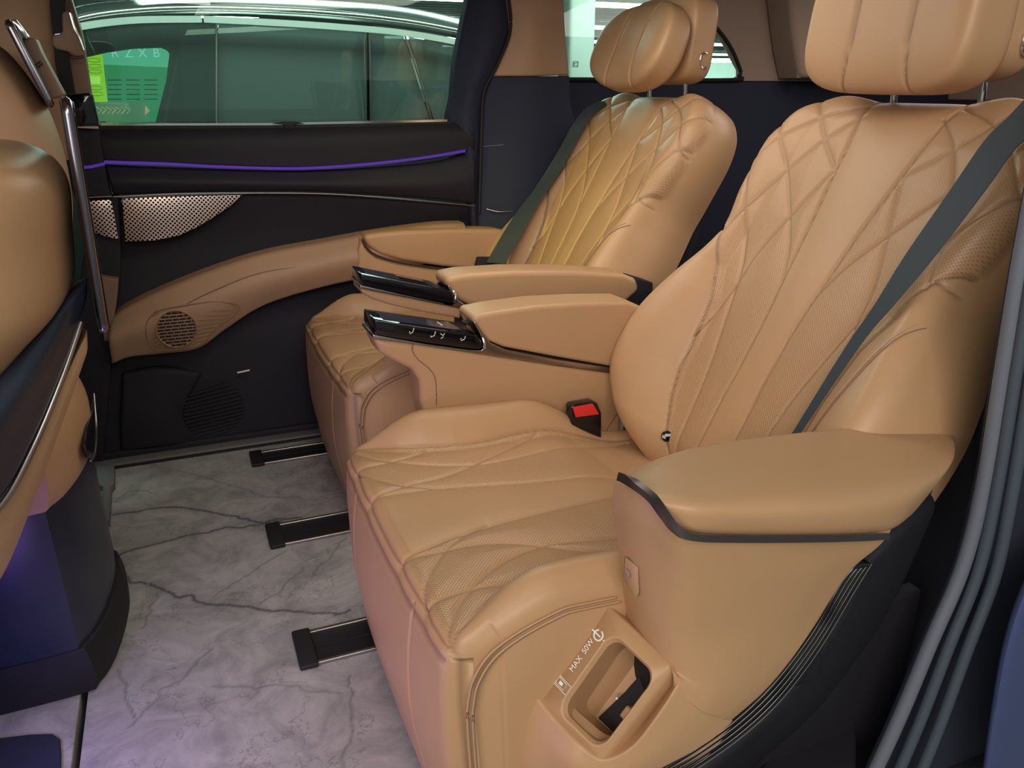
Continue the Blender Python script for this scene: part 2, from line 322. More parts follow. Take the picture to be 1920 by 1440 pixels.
# ================================================================== SETTING
FX = -.268                                   # joint between the rear floor and the front floor
def floor():
    xs = np.arange(FX, 1.35, .004); ys = np.arange(.80, 2.424, .004)
    XX, YY = np.meshgrid(xs, ys, indexing='ij'); P = np.stack([XX, YY], 2)
    def f(*uv): return np.array([at(u, v, Z=0)[:2] for u, v in uv])
    def jag(c, a=.006):
        c = crom(c, len(c)*14); return c+crom(rng.normal(0, a*.9, (len(c)//7+3, 2)), len(c))+crom(rng.normal(0, a*.35, (len(c)//2+3, 2)), len(c))
    big = [f((208, 1045), (285, 1022), (390, 1000), (470, 985), (520, 975)), f((205, 968), (330, 952), (450, 972), (500, 978), (560, 972)),
           f((215, 1070), (260, 1092), (300, 1105), (345, 1125), (400, 1130), (500, 1142), (600, 1150), (650, 1145))]
    mid = [f((245, 1365), (290, 1310), (340, 1270), (400, 1215)), f((225, 1255), (240, 1300), (248, 1350)), f((400, 1120), (460, 1080), (530, 1035)),
           f((400, 1290), (500, 1288), (570, 1292), (640, 1300)), f((490, 1135), (530, 1100), (575, 1062)), f((655, 1270), (660, 1340), (645, 1440)), f((590, 1080), (620, 1040), (650, 1010)),
           f((215, 940), (250, 920), (300, 925)), f((270, 1180), (285, 1140), (300, 1110)), f((330, 880), (420, 905), (500, 930), (560, 935))]
    D1 = polydist(P, [jag(c) for c in big]).reshape(XX.shape); D2 = polydist(P, [jag(c, .004) for c in mid]).reshape(XX.shape)
    nz = rng.random(XX.shape)
    v = np.clip(1.15-D1/(.0035+.004*nz), 0, 1)*.9; v = np.maximum(v, np.clip(1-D2/.0042, 0, 1)*.5)
    v = np.maximum(v, np.clip(1-D1/.03, 0, 1)*.18)
    V = np.concatenate([np.stack([XX, YY, 0*XX], 2).reshape(-1, 3)]); n, m_ = XX.shape
    o = mesh('floor', V, gfaces(n, m_), M['floor'], attrs={'vein': v.ravel()}, recalc=False, sharp=0); o['kind'] = 'structure'
    if o.data.polygons[0].normal.z < 0: o.data.flip_normals()
    return o
floor()
box('floor_slab', (FX, .80, -.05), (3.1, 2.424, -.004), M['rubber'], r=0)['kind'] = 'structure'
box('floor_rear', (1.35, .80, -.01), (3.1, 2.424, 0), M['grey'], r=0)['kind'] = 'structure'
ff = box('floor_front', (-1.6, .80, -.05), (FX-.012, 2.40, .004), M['floor'], r=.003); ff['kind'] = 'structure'
prism('floor_recess', [at(u, v, Z=.004) for u, v in ((-140, 1420), (-40, 1395), (60, 1383), (100, 1382), (114, 1392), (116, 1420), (112, 1500), (-160, 1500))], (0, 0, .008), M['navy'], r=.002)['kind'] = 'structure'
# floor edge trims
prism('trim_1', [at(180, 872, Z=.02), at(214, 872, Z=.02), at(214, 905, Z=.02), at(208, 912, Z=.02), at(205, 975, Z=.02), at(190, 975, Z=.02), at(192, 912, Z=.02), at(182, 908, Z=.02)], (0, 0, -.03), M['grey'], r=.003)['kind'] = 'structure'
box('trim_2', (-.50, 2.424, -.05), (1.6, 2.47, .012), M['grey'], r=.004)['kind'] = 'structure'
box('trim_3', (-.50, 2.415, -.03), (1.6, 2.426, .006), M['rubber'], r=.002)['kind'] = 'structure'
box('trim_4', (-.9, 2.47, -.05), (1.6, 2.62, .03), M['dark'], r=.01)['kind'] = 'structure'

# ---- far sliding door
door = thing('door_1', (.35, 2.5, 0), 'dark sliding door on the far side with tan armrest and purple light line', None, kind='structure')
def yq(u, v, y): return at(u, v, Y=y)
Yd = 2.50
patch('door_upper_panel', [[yq(178, 238, 2.53), yq(400, 236, 2.53), yq(650, 233, 2.53), yq(845, 228, 2.53), yq(885, 240, 2.53)],
                           [yq(186, 265, 2.50), yq(400, 263, 2.50), yq(650, 260, 2.50), yq(850, 250, 2.50), yq(890, 255, 2.50)],
                           [yq(193, 300, 2.50), yq(400, 310, 2.50), yq(600, 314, 2.50), yq(800, 300, 2.50), yq(890, 280, 2.50)]],
      (0, .05, 0), M['dark'], door, r=.006)
patch('door_middle_panel', [[yq(196, 310, 2.51), yq(400, 318, 2.51), yq(600, 320, 2.51), yq(800, 306, 2.51), yq(892, 284, 2.51)],
                            [yq(205, 340, 2.485), yq(400, 342, 2.485), yq(600, 345, 2.485), yq(800, 345, 2.485), yq(892, 335, 2.485)],
                            [yq(212, 366, 2.50), yq(400, 360, 2.50), yq(600, 360, 2.50), yq(800, 372, 2.50), yq(893, 383, 2.50)]],
      (0, .05, 0), M['dark'], door, r=.008)
tube('ambient_light_strip', [yq(195, 304, 2.497), yq(300, 307, 2.497), yq(420, 313, 2.497), yq(560, 316, 2.497), yq(690, 308, 2.497), yq(800, 295, 2.497), yq(872, 283, 2.497)], .0046, M['purple'], door, m=60)['label'] = 'purple glowing accent line'
tube('chrome_line', [yq(212, 369, 2.492), yq(340, 363, 2.492), yq(500, 362, 2.492), yq(620, 364, 2.492), yq(760, 373, 2.492), yq(890, 386, 2.492)], .0022, M['satin'], door, m=60)
patch('door_lower_panel', [[yq(214, 372, 2.53), yq(400, 366, 2.53), yq(620, 366, 2.53), yq(900, 388, 2.53)],
                           [yq(222, 480, 2.56), yq(400, 470, 2.56), yq(620, 460, 2.56), yq(900, 450, 2.56)],
                           [yq(205, 640, 2.52), yq(400, 640, 2.52), yq(620, 620, 2.52), yq(905, 600, 2.52)],
                           [yq(195, 760, 2.50), yq(400, 740, 2.50), yq(620, 720, 2.50), yq(905, 700, 2.50)],
                           [yq(190, 868, 2.48), yq(400, 838, 2.48), yq(620, 800, 2.48), yq(905, 760, 2.48)]],
      (0, .05, 0), M['dark'], door, n=40, r=.01)
# tan armrest band
top = [(209, 598), (235, 578), (300, 546), (400, 506), (500, 475), (620, 452), (720, 434), (820, 421), (872, 419)]
mid_ = [(204, 640), (240, 622), (310, 600), (385, 575), (460, 540), (560, 510), (680, 482), (790, 460), (876, 432)]
bot = [(210, 684), (245, 671), (305, 665), (372, 655), (425, 618), (500, 572), (620, 536), (750, 510), (878, 470)]
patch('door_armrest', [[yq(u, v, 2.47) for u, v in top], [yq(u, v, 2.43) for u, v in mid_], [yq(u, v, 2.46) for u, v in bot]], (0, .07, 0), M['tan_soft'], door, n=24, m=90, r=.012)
tube('armrest_seam', [yq(350, 570, 2.436), yq(400, 545, 2.436), yq(480, 514, 2.438), yq(560, 500, 2.436), yq(640, 487, 2.436)], .0016, M['mocha'], door, m=50)
# ribbed speaker surround with round slotted grille
c0 = yq(331, 617, 2.430)
sur = [yq(u, v, 2.431) for u, v in ((274, 625), (278, 600), (300, 582), (350, 572), (400, 566), (440, 570), (448, 580), (430, 598), (400, 620), (380, 645), (350, 653), (290, 655))]
tube('speaker_surround_seam', sur, .0014, M['mocha'], door, m=90, closed=True)
for k in range(9):
    v = 582+k*8; u0 = 283+abs(k-4)*1.5; u1 = 440-k*8
    for a, b in ((u0, 298), (366, u1)):
        if b-a > 8: tube('ridge', [yq(a, v+3, 2.434-.001), yq((a+b)/2, v, 2.430), yq(b, v-3, 2.434-.001)], .0010, M['tan_soft'], door)
spk = cyl('round_speaker', c0+np.array((0, .004, 0)), (0, -1, 0), .054, .004, M['tan_soft'], door, k=40)
for r_ in range(11):
    z = (r_-5)*.0094; L = math.sqrt(max(.0515**2-z*z, 0)); x = -L
    st = .0 if r_ % 2 else .006
    edges = [-L]+[e for e in np.arange(-.052+st, .052, .0190) if -L+.003 < e < L-.003]+[L]
    for a, b in zip(edges[:-1], edges[1:]):
        if b-a > .004: box('slot', (c0[0]+a+.0010, c0[1]-.0020, c0[2]+z-.0026), (c0[0]+b-.0010, c0[1]-.0002, c0[2]+z+.0026), M['rubber'], spk, r=.0006)
# metal speaker grille on the door and its forward end on the pillar
g = prism('speaker_grille', [yq(u, v, 2.492) for u, v in ((229, 372), (300, 369), (380, 367), (454, 366), (430, 388), (400, 408), (370, 426), (335, 442), (290, 451), (235, 453))], (0, .012, 0), M['grille'], door, r=.0015)
g['label'] = 'perforated rose metal speaker grille'
text('maker_lettering', 'D E V I A L E T', yq(243, 377, 2.4905), (1, 0, 0), (0, 0, 1), .0065, M['white'], door)
tube('dash_badge', [yq(445, 699, 2.49), yq(468, 694, 2.49)], .0028, M['white'], door)
for k in range(14):
    z = (k-6.5)*.0125; L = math.sqrt(max(.092**2-z*z, 0)); c = yq(400, 770, 2.485)
    tube('low_speaker_slat', [c+np.array((-L, 0, z-.01)), c+np.array((L, 0, z+.01))], .0028, M['rubber'], door, k=6)
patch('map_pocket', [[yq(228, 700, 2.495), yq(300, 690, 2.485), yq(380, 700, 2.495)], [yq(225, 780, 2.475), yq(300, 780, 2.465), yq(345, 780, 2.48)], [yq(225, 850, 2.475), yq(300, 840, 2.465), yq(380, 832, 2.48)]], (0, .04, 0), M['dark'], door, r=.012)
# belt line mouldings and latch
tube('belt_moulding', [yq(178, 234, 2.535), yq(500, 233, 2.535), yq(838, 226, 2.535)], 0, M['chrome'], door, sec=rsec(.004, .0035))
tube('belt_seal', [yq(178, 240, 2.53), yq(500, 239, 2.53), yq(845, 232, 2.53)], 0, M['rubber'], door, sec=rsec(.006, .006))
prism('window_latch', [yq(u, v, 2.515) for u, v in ((512, 232), (530, 228), (556, 228), (572, 232), (552, 234), (550, 242), (535, 242), (533, 234))], (0, .01, 0), M['rubber'], door, r=.001)
# door window frame (rear post) and pane
patch('window_post', [[yq(884, -30, 2.55), yq(915, -30, 2.50), yq(946, -30, 2.52)], [yq(868, 50, 2.55), yq(915, 50, 2.50), yq(956, 50, 2.52)], [yq(855, 120, 2.55), yq(900, 120, 2.50), yq(934, 122, 2.52)],
                      [yq(850, 180, 2.55), yq(880, 180, 2.50), yq(910, 180, 2.52)], [yq(842, 232, 2.55), yq(875, 240, 2.50), yq(903, 240, 2.52)], [yq(860, 290, 2.55), yq(880, 290, 2.50), yq(900, 290, 2.52)], [yq(880, 430, 2.55), yq(888, 430, 2.51), yq(897, 430, 2.52)]],
      (0, .05, 0), M['navy'], door, n=50, m=16, r=.010)
win = prism('window_1', [(-.45, 2.60, .93), (.93, 2.60, .93), (.93, 2.60, 1.40), (-.45, 2.60, 1.40)], (0, .005, 0), M['glass'], r=0); win['kind'] = 'structure'
# ---- B pillar (between the front door and the sliding door)
bp_ = thing('trim_5', (-.2, 2.5, 0), 'door pillar between the front and sliding doors', None, kind='structure')
patch('pillar_lower_trim', [[yq(118, 238, 2.50), yq(185, 238, 2.50)], [yq(122, 310, 2.49), yq(196, 308, 2.49)], [yq(140, 370, 2.49), yq(208, 370, 2.49)]], (0, .06, 0), M['dark'], bp_, r=.004, m=6)
patch('pillar_base_trim', [[yq(140, 366, 2.51), yq(222, 366, 2.51)], [yq(160, 440, 2.51), yq(226, 445, 2.51)], [yq(150, 520, 2.50), yq(225, 530, 2.50)], [yq(140, 640, 2.48), yq(212, 640, 2.48)], [yq(130, 900, 2.46), yq(192, 885, 2.46)]], (0, .06, 0), M['dark'], bp_, r=.004, m=6)
prism('pillar_speaker_grille', [yq(u, v, 2.495) for u, v in ((155, 377), (208, 374), (214, 400), (222, 449), (195, 443), (165, 432), (150, 420))], (0, .012, 0), M['grille'], bp_, r=.0015)
tube('pillar_light_strip', [yq(140, 315, 2.487), yq(170, 313, 2.487), yq(196, 307, 2.487)], .004, M['purple'], bp_)
tube('pillar_chrome_line', [yq(150, 371, 2.488), yq(209, 368, 2.488)], .002, M['satin'], bp_)
patch('tan_base_corner', [[yq(185, 518, 2.47), yq(222, 524, 2.47)], [yq(190, 570, 2.47), yq(218, 570, 2.47)], [yq(195, 640, 2.47), yq(206, 640, 2.47)]], (0, .04, 0), M['mocha'], bp_, r=.003, m=6)
prism('gloss_cover', [yq(u, v, 2.475) for u, v in ((110, 180), (165, 174), (172, 176), (186, 237), (118, 238))], (0, .05, 0), M['gloss'], bp_, r=.004)
tube('belt_line_moulding', [yq(126, 237, 2.48), yq(185, 239, 2.48)], 0, M['chrome'], bp_, sec=rsec(.003, .003))
patch('pillar_upper_trim', [[yq(100, -40, 2.50), yq(122, -40, 2.50)], [yq(112, 60, 2.49), yq(152, 60, 2.49)], [yq(118, 110, 2.48), yq(160, 108, 2.48)], [yq(126, 180, 2.48), yq(170, 178, 2.48)]], (0, .06, 0), M['mocha'], bp_, r=.006, m=8)
patch('pillar_cover', [[yq(-60, -60, 2.46), yq(30, -60, 2.44), yq(95, -60, 2.46)], [yq(-60, 60, 2.46), yq(40, 60, 2.44), yq(100, 60, 2.46)], [yq(-60, 170, 2.46), yq(50, 170, 2.44), yq(112, 150, 2.46)], [yq(-60, 330, 2.46), yq(60, 330, 2.44), yq(128, 300, 2.46)]],
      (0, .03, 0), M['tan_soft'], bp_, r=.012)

# ---- C pillar and rear quarter
cp = thing('trim_6', (1.0, 2.5, 0), 'rear pillar with tan upper and navy lower trim', None, kind='structure')
patch('tan_pillar_trim', [[yq(946, -40, 2.50), yq(1000, -40, 2.47), yq(1056, -40, 2.50)], [yq(958, 50, 2.50), yq(1005, 50, 2.47), yq(1060, 50, 2.50)], [yq(946, 98, 2.50), yq(1005, 98, 2.47), yq(1064, 98, 2.50)], [yq(922, 143, 2.50), yq(1000, 143, 2.47), yq(1068, 141, 2.50)]],
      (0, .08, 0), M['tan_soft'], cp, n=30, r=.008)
patch('navy_pillar_trim', [[yq(922, 144, 2.50), yq(1000, 143, 2.465), yq(1069, 142, 2.50)], [yq(908, 185, 2.50), yq(1000, 200, 2.46), yq(1072, 200, 2.50)], [yq(903, 250, 2.50), yq(990, 260, 2.46), yq(1090, 260, 2.50)], [yq(900, 390, 2.49), yq(990, 390, 2.45), yq(1100, 390, 2.50)], [yq(900, 520, 2.49), yq(990, 520, 2.45), yq(1100, 520, 2.50)]],
      (0, .08, 0), M['navy'], cp, n=40, r=.008)
tube('pillar_crease', [yq(906, 275, 2.492), yq(960, 270, 2.470), yq(1008, 265, 2.468)], .0012, M['slate_l'], cp, m=20)
tube('chrome_accent', [yq(912, 392, 2.478), yq(935, 397, 2.462), yq(962, 396, 2.455)], .0022, M['satin'], cp, m=20)
tube('door_gap_seal', [yq(948, -40, 2.495), yq(957, 50, 2.495), yq(932, 122, 2.49), yq(908, 172, 2.49), yq(903, 240, 2.49), yq(899, 400, 2.49)], .005, M['rubber'], cp, m=60)
wr = thing('wall_right', (2, 2.62, 0), 'far rear side wall with quarter window opening', None, kind='structure')
# wall behind the seats, with the quarter window opening
Yw = 2.64
zb, zt = 1.072, 1.42
xa, xb, xc = 1.27, 1.985, 1.66      # opening: front, rear foot, rear head
prism('navy_side_trim', [(1.05, Yw, 0), (3.1, Yw, 0), (3.1, Yw, zb), (1.05, Yw, zb)], (0, .03, 0), M['navy'], wr, r=.002)
prism('taupe_side_trim', [(xb-.02, Yw-.01, zb), (3.1, Yw-.01, zb), (3.1, Yw-.01, 1.45), (xc+.05, Yw-.01, 1.45), (xc, Yw-.01, 1.40), (xb-.08, Yw-.01, 1.22), (xb+.010, Yw-.01, 1.11), (xb+.012, Yw-.01, 1.09)], (0, .04, 0), M['taupe'], wr, r=.004)
prism('taupe_header', [(1.2, Yw-.01, 1.385), (1.72, Yw-.01, 1.385), (1.72, Yw-.01, 1.45), (1.2, Yw-.01, 1.45)], (0, .04, 0), M['taupe'], wr, r=.004)
tube('window_seal', [(xa, Yw-.012, zb+.004), (xb-.05, Yw-.012, zb+.004), (xb-.005, Yw-.012, zb+.018), (xb-.005, Yw-.012, 1.12), (xb-.09, Yw-.012, 1.225), (xc, Yw-.012, 1.40)], .007, M['rubber'], wr, m=70)
patch('taupe_pillar_cover', [[at(1478, -30, Y=2.50), at(1560, -30, Y=2.45), at(1700, -30, Y=2.45)], [at(1490, 80, Y=2.50), at(1570, 80, Y=2.45), at(1700, 80, Y=2.45)], [at(1502, 146, Y=2.50), at(1580, 146, Y=2.45), at(1700, 146, Y=2.45)]], (0, .12, 0), M['taupe'], wr, r=.02)
q2 = prism('window_2', [(1.2, Yw+.02, 1.05), (2.05, Yw+.02, 1.05), (2.05, Yw+.02, 1.44), (1.2, Yw+.02, 1.44)], (0, .004, 0), M['glass'], r=0); q2['kind'] = 'structure'
box('wall_back', (3.06, .8, 0), (3.1, 2.64, 1.0), M['navy'], r=.01)['kind'] = 'structure'
box('wall_back_upper', (3.06, .8, 1.0), (3.1, 2.64, 1.45), M['taupe'], r=.01)['kind'] = 'structure'
box('ceiling', (-1.2, .80, 1.44), (3.1, 2.66, 1.47), M['taupe'], r=.01)['kind'] = 'structure'

# ================================================================== GARAGE AND NEIGHBOURING CAR
GZ = -.46
box('floor_garage', (-14, -3, GZ-.05), (34, 33, GZ), M['gfloor'], r=0)['kind'] = 'structure'
gc = thing('ceiling_garage', (2, 6, 2.7), 'garage ceiling of dark slats with white tube lamps', None, kind='structure')
box('ceiling_deck', (-14, 3.0, 2.35), (34, 33, 2.4), M['concrete'], gc, r=0)
V = []; Fc = []
def addbox(V, Fc, lo, hi):
    b = len(V); (x0, y0, z0), (x1, y1, z1) = lo, hi
    V += [(x0, y0, z0), (x1, y0, z0), (x1, y1, z0), (x0, y1, z0), (x0, y0, z1), (x1, y0, z1), (x1, y1, z1), (x0, y1, z1)]
    Fc += [tuple(b+i for i in f) for f in ((0, 3, 2, 1), (4, 5, 6, 7), (0, 1, 5, 4), (1, 2, 6, 5), (2, 3, 7, 6), (3, 0, 4, 7))]
for k in range(88): addbox(V, Fc, (-14, 5.2+k*.30, 2.06), (34, 5.2+k*.30+.10, 2.14))
mesh('ceiling_slats', V, Fc, M['louver'], gc, sharp=30)['kind'] = 'stuff'
LAMPS = [(x*y, y) for y, xs_ in ((6.6, (-.1, .35)), (9.5, (-.05, .28, .62)), (13, (.05, .30, .56, .74)), (17, (.1, .32, .55, .71)), (22, (.58, .72)), (28, (.60, .72))) for x in xs_]
for x, y in LAMPS:
    w_ = np.array((x, y, 2.0-H)); u_, v_ = 960+F*(w_@RT)/(w_@FW), 720-F*(w_@UP)/(w_@FW)
    if (-250 < u_ < 1150 and -60 < v_ < 90) or (900 < u_ < 1550 and -60 < v_ < 150):
        t = thing('tube_lamp', (x, y, 2.0), 'white garage ceiling tube lamp seen through the car windows', 'lamp', 'garage ceiling tube lamps')
        box('lamp_body', (x-1.2, y-.06, 2.01), (x+1.2, y+.06, 2.06), M['concrete'], t, r=.005)
        box('lamp_tube', (x-1.18, y-.05, 1.96), (x+1.18, y+.05, 2.012), M['tubelamp'], t, r=.015)
gw = box('wall_garage', (-14, 32.0, GZ), (34, 32.2, 3), M['concrete'], r=0); gw['kind'] = 'structure'
box('trim_garage_band', (-14, 31.9, .5), (34, 32.0, 1.0), M['slate_l'], r=0)['kind'] = 'structure'
cl = thing('concrete_column', (2.9, 6.15, GZ), 'white concrete garage column seen through the rear quarter window', 'column')
a, b = at(1068, 100, Y=6.0)[0], at(1116, 100, Y=6.0)[0]
box('shaft', (a, 6.0, GZ), (b, 6.0+b-a, 2.04), M['concrete'], cl, r=.03)
text('column_lettering', 'E2', at(1080, 120, Y=5.99), (1, 0, 0), (0, 0, 1), .055, M['slate'], cl)

YN = 3.30
nb = thing('parked_car', (.4, 4.1, GZ), 'black car with chrome window line parked beyond the far door window', 'car')
def yn(u, v, y=YN): return at(u, v, Y=y)
patch('roof', [[yn(60, 72, 3.36), yn(140, 28, 3.36), yn(250, 12, 3.36), yn(400, 6, 3.36), yn(600, 14, 3.36), yn(760, 34, 3.36), yn(900, 62, 3.36), yn(1040, 100, 3.36)],
               [yn(60, 60, 3.62), yn(140, 14, 3.62), yn(250, 0, 3.62), yn(400, -6, 3.62), yn(600, 0, 3.62), yn(760, 14, 3.62), yn(900, 44, 3.62), yn(1040, 80, 3.62)],
               [yn(60, 66, 4.6), yn(140, 26, 4.6), yn(250, 12, 4.6), yn(400, 6, 4.6), yn(600, 8, 4.6), yn(760, 22, 4.6), yn(900, 56, 4.6), yn(1040, 96, 4.6)]],
      (0, 0, -.04), M['car_paint'], nb, r=.01, m=60)
patch('door_frame_top', [[yn(60, 74, 3.355), yn(142, 30, 3.355), yn(250, 14, 3.355), yn(400, 8, 3.355), yn(600, 18, 3.355), yn(760, 38, 3.355), yn(900, 66, 3.355), yn(1040, 108, 3.355)],
                         [yn(60, 90, 3.33), yn(142, 48, 3.33), yn(250, 33, 3.33), yn(400, 29, 3.33), yn(600, 38, 3.33), yn(760, 54, 3.33), yn(900, 80, 3.33), yn(1040, 120, 3.33)]], (0, .03, 0), M['car_paint'], nb, r=.005, n=10, m=60)
tube('roof_rail', [yn(70, 72, 3.32), yn(150, 36, 3.32), yn(260, 20, 3.32), yn(400, 16, 3.32), yn(600, 24, 3.32), yn(760, 40, 3.32), yn(900, 66, 3.32)], .010, M['satin'], nb, m=50)
tube('chrome_window_line', [yn(90, 68, 3.30), yn(145, 51, 3.30), (yn(250, 38, 3.30)), yn(378, 36, 3.30)], 0, M['bright_line'], nb, m=40, sec=rsec(.006, .011))
tube('chrome_window_line', [yn(382, 36, 3.30), yn(520, 43, 3.30), yn(640, 51, 3.30), yn(757, 62, 3.30), yn(870, 82, 3.30), yn(980, 110, 3.30)], 0, M['bright_line'], nb, m=50, sec=rsec(.006, .011))
prism('front_window', [yn(u, v, 3.335) for u, v in ((60, 95), (145, 56), (250, 44), (386, 42), (404, 42), (404, 245), (60, 245))], (0, .005, 0), M['tint_clear'], nb, r=0)
prism('rear_window', [yn(u, v, 3.335) for u, v in ((409, 43), (520, 49), (640, 57), (688, 61), (688, 245), (409, 245))], (0, .005, 0), M['tint'], nb, r=0)
prism('quarter_window', [yn(u, v, 3.335) for u, v in ((694, 61), (757, 68), (812, 245), (694, 245))], (0, .005, 0), M['tint'], nb, r=0)
prism('rear_quarter_window', [yn(u, v, 3.335) for u, v in ((766, 69), (870, 88), (960, 112), (960, 245), (820, 245))], (0, .005, 0), M['tint'], nb, r=0)
prism('centre_pillar', [yn(u, v, 3.35) for u, v in ((340, 42), (404, 42), (406, 245), (345, 245))], (0, .05, 0), plain('grey_pillar_cloth', (.13, .10, .105), .7), nb, r=.004)
tube('window_divider', [yn(406, 42, 3.325), yn(406, 245, 3.325)], 0, M['satin'], nb, sec=rsec(.003, .004), up=(0, 1, 0))
tube('window_divider', [yn(683, 60, 3.325), yn(685, 245, 3.325)], 0, M['satin'], nb, sec=rsec(.003, .003), up=(0, 1, 0))
tube('window_divider', [yn(693, 60, 3.325), yn(695, 245, 3.325)], 0, M['satin'], nb, sec=rsec(.003, .003), up=(0, 1, 0))
tube('window_divider', [yn(758, 64, 3.325), yn(785, 140, 3.325), yn(815, 245, 3.325)], 0, M['satin'], nb, sec=rsec(.003, .005), up=(0, 1, 0))
prism('body_side', [(-2.0, 3.30, -.25), (2.6, 3.30, -.25), (2.6, 3.30, .86), (1.5, 3.33, .93), (-.4, 3.33, .93), (-1.4, 3.30, .80), (-2.0, 3.30, .70)], (0, .08, 0), M['car_paint'], nb, r=.02)
# far side of its cabin with the front window opening
yo_ = 4.85
def yf(u, v): return at(u, v, Y=yo_)
hole = [(140, 112), (200, 98), (250, 92), (300, 90), (314, 96), (318, 112), (312, 150), (298, 205), (286, 250), (140, 250)]
prism('far_header', [yf(40, 60), yf(700, 20), yf(700, 60), yf(318, 100), yf(313, 94), yf(302, 89), yf(250, 91), yf(200, 98), yf(140, 112), yf(40, 150)], (0, .05, 0), M['rubber'], nb, r=0)
prism('far_pillar', [yf(318, 98), yf(700, 55), yf(700, 260), yf(284, 260), yf(298, 205), yf(312, 150)], (0, .05, 0), M['rubber'], nb, r=0)
tube('far_window_seal', [yf(308, 232), yf(325, 150), yf(333, 110)], .008, M['slate_l'], nb)
prism('far_body', [(-2.0, yo_-.01, -.25), (2.6, yo_-.01, -.25), (2.6, yo_-.01, .86), (-2.0, yo_-.01, .86)], (0, .08, 0), M['car_paint'], nb, r=.0)
for x0 in (-.28, .55):
    prism('seat', [(x0, 3.7, .35), (x0+.5, 3.7, .35), (x0+.62, 3.7, .98), (x0+.48, 3.7, 1.0), (x0+.42, 3.7, .9), (x0+.36, 3.7, .55), (x0, 3.7, .5)], (0, .5, 0), M['rubber'], nb, r=.03)
for xw in (-1.3, 2.0): cyl('wheel', (xw, 3.32, GZ+.34), (0, 1, 0), .34, .22, M['rubber'], nb, k=32)
# backlit green board with the yellow panel, seen through both cars' windows
ys = 5.3
bd = thing('green_light_board', (-.15, ys+.03, GZ), 'backlit green and cyan board with a yellow side panel beyond the parked car', 'sign')
def yb(u, v, d=0.): return at(u, v, Y=ys-d)
box('board_stand', (-.35, ys+.03, GZ), (.15, ys+.09, .80), M['concrete'], bd, r=.01)
prism('cyan_header', [yb(188, 88), yb(330, 80), yb(330, 127), yb(190, 121)], (0, .03, 0), M['sign_c'], bd, r=0)
prism('green_field', [yb(192, 121), yb(330, 127), yb(330, 240), yb(200, 240)], (0, .03, 0), M['sign_g'], bd, r=0)
prism('yellow_panel', [yb(150, 92, .02), yb(191, 96, .02), yb(202, 195, .02), yb(150, 200, .02)], (0, .02, 0), M['sign_y'], bd, r=0)
prism('pale_band', [yb(150, 192, .04), yb(270, 190, .04), yb(283, 204, .04), yb(280, 226, .04), yb(150, 228, .04)], (0, .02, 0), M['sign_b'], bd, r=0)
prism('label_patch', [yb(166, 143, .03), yb(188, 143, .03), yb(188, 157, .03), yb(166, 157, .03)], (0, .005, 0), emis('backlit_pale_yellow', (.62, .92, .12), 1.1), bd, r=0)
tm = emis('sign_outline', (.30, .62, .05), .6)
for k, v in enumerate((113, 124, 134, 165, 176)):
    c = yb(176+k*1.4, v, .03); tube('plate', [c+np.array((.032*math.cos(a), 0, .010*math.sin(a))) for a in np.linspace(0, 2*math.pi, 16, endpoint=False)], .0025, tm, bd, closed=True, k=5)
for k, ch in enumerate('RZXB'): text('letter', ch, yb(215+k*26, 100, .01), (-1, 0, 0), (0, 0, 1), .065, M['sign_w'], bd, recalc=False) if False else text('letter', ch, yb(215+k*26, 100, .01), (1, 0, 0), (0, 0, 1), .065, M['sign_w'], bd)
for k in range(5): 
    c = yb(250+k*4.5, 207, .05); tube('arrow_bar', [c+np.array((0, 0, -.022)), c+np.array((0, 0, .022))], .003, M['sign_o'], bd, k=5)
prism('arrow_head', [yb(272, 198, .05), yb(281, 207, .05), yb(272, 216, .05)], (0, .004, 0), M['sign_o'], bd, r=0)
for k in range(7): 
    c = yb(186+k*9, 207, .05); tube('glyph', [c+np.array((-.012, 0, -.018*(1 if k % 2 else -1))), c+np.array((.012, 0, .004)), c+np.array((-.008, 0, .018*(1 if k % 2 else -1)))], .003, M['sign_o'], bd, k=5)
for r_ in range(5):
    for cc in range(3):
        c = yb(215+cc*34, 150+r_*9, .01); tube('text_line', [c+np.array((-.035, 0, 0)), c+np.array((.035, 0, 0))], .003, M['slate'], bd, k=4)

# ================================================================== CAPTAIN CHAIRS
def inter(x, pts): p = np.array(pts); return np.interp(x, p[:, 0], p[:, 1])
def smooth_inter(x, pts):
    p = np.array(pts, float); q = crom(p, 200); o = np.argsort(q[:, 0], kind='stable'); return np.interp(x, q[o, 0], q[o, 1])
def sstep(t): t = np.clip(t, 0, 1); return t*t*(3-2*t)
TH = math.radians(30)
STRIP = [(-.03, .037), (.1, .040), (.2, .038), (.3, .040), (.4, .050), (.5, .060), (.6, .075), (.66, .083), (.745, .10)]
BACK_SEAMS = [[(y, h) for h, y in STRIP],
    [(.327, .552), (.304, .592), (.257, .656), (.19, .706), (.10, .745)],
    [(.262, .42), (.235, .497), (.194, .586), (.145, .663), (.086, .717)],
    [(.19, .20), (.158, .341), (.150, .412), (.119, .5), (.080, .60)],
    [(.345, .63), (.303, .596), (.268, .546), (.236, .494), (.184, .41), (.161, .36), (.136, .271), (.113, .179), (.10, .072), (.092, -.03)],
    [(.312, .714), (.257, .656), (.188, .586), (.119, .5), (.072, .432), (.046, .37)],
    [(.226, .75), (.145, .663), (.082, .61)]]
BOL = [(-.03, .10), (.033, .137), (.093, .165), (.148, .178), (.206, .180), (.304, .193), (.384, .232), (.448, .267), (.485, .295), (.542, .337)]
WID = [(-.05, .20), (-.03, .24), (0, .285), (.05, .325), (.10, .345), (.16, .348), (.24, .340), (.32, .318), (.40, .292), (.46, .283), (.54, .300), (.62, .312), (.68, .305), (.72, .282), (.75, .245), (.77, .19), (.782, .10)]
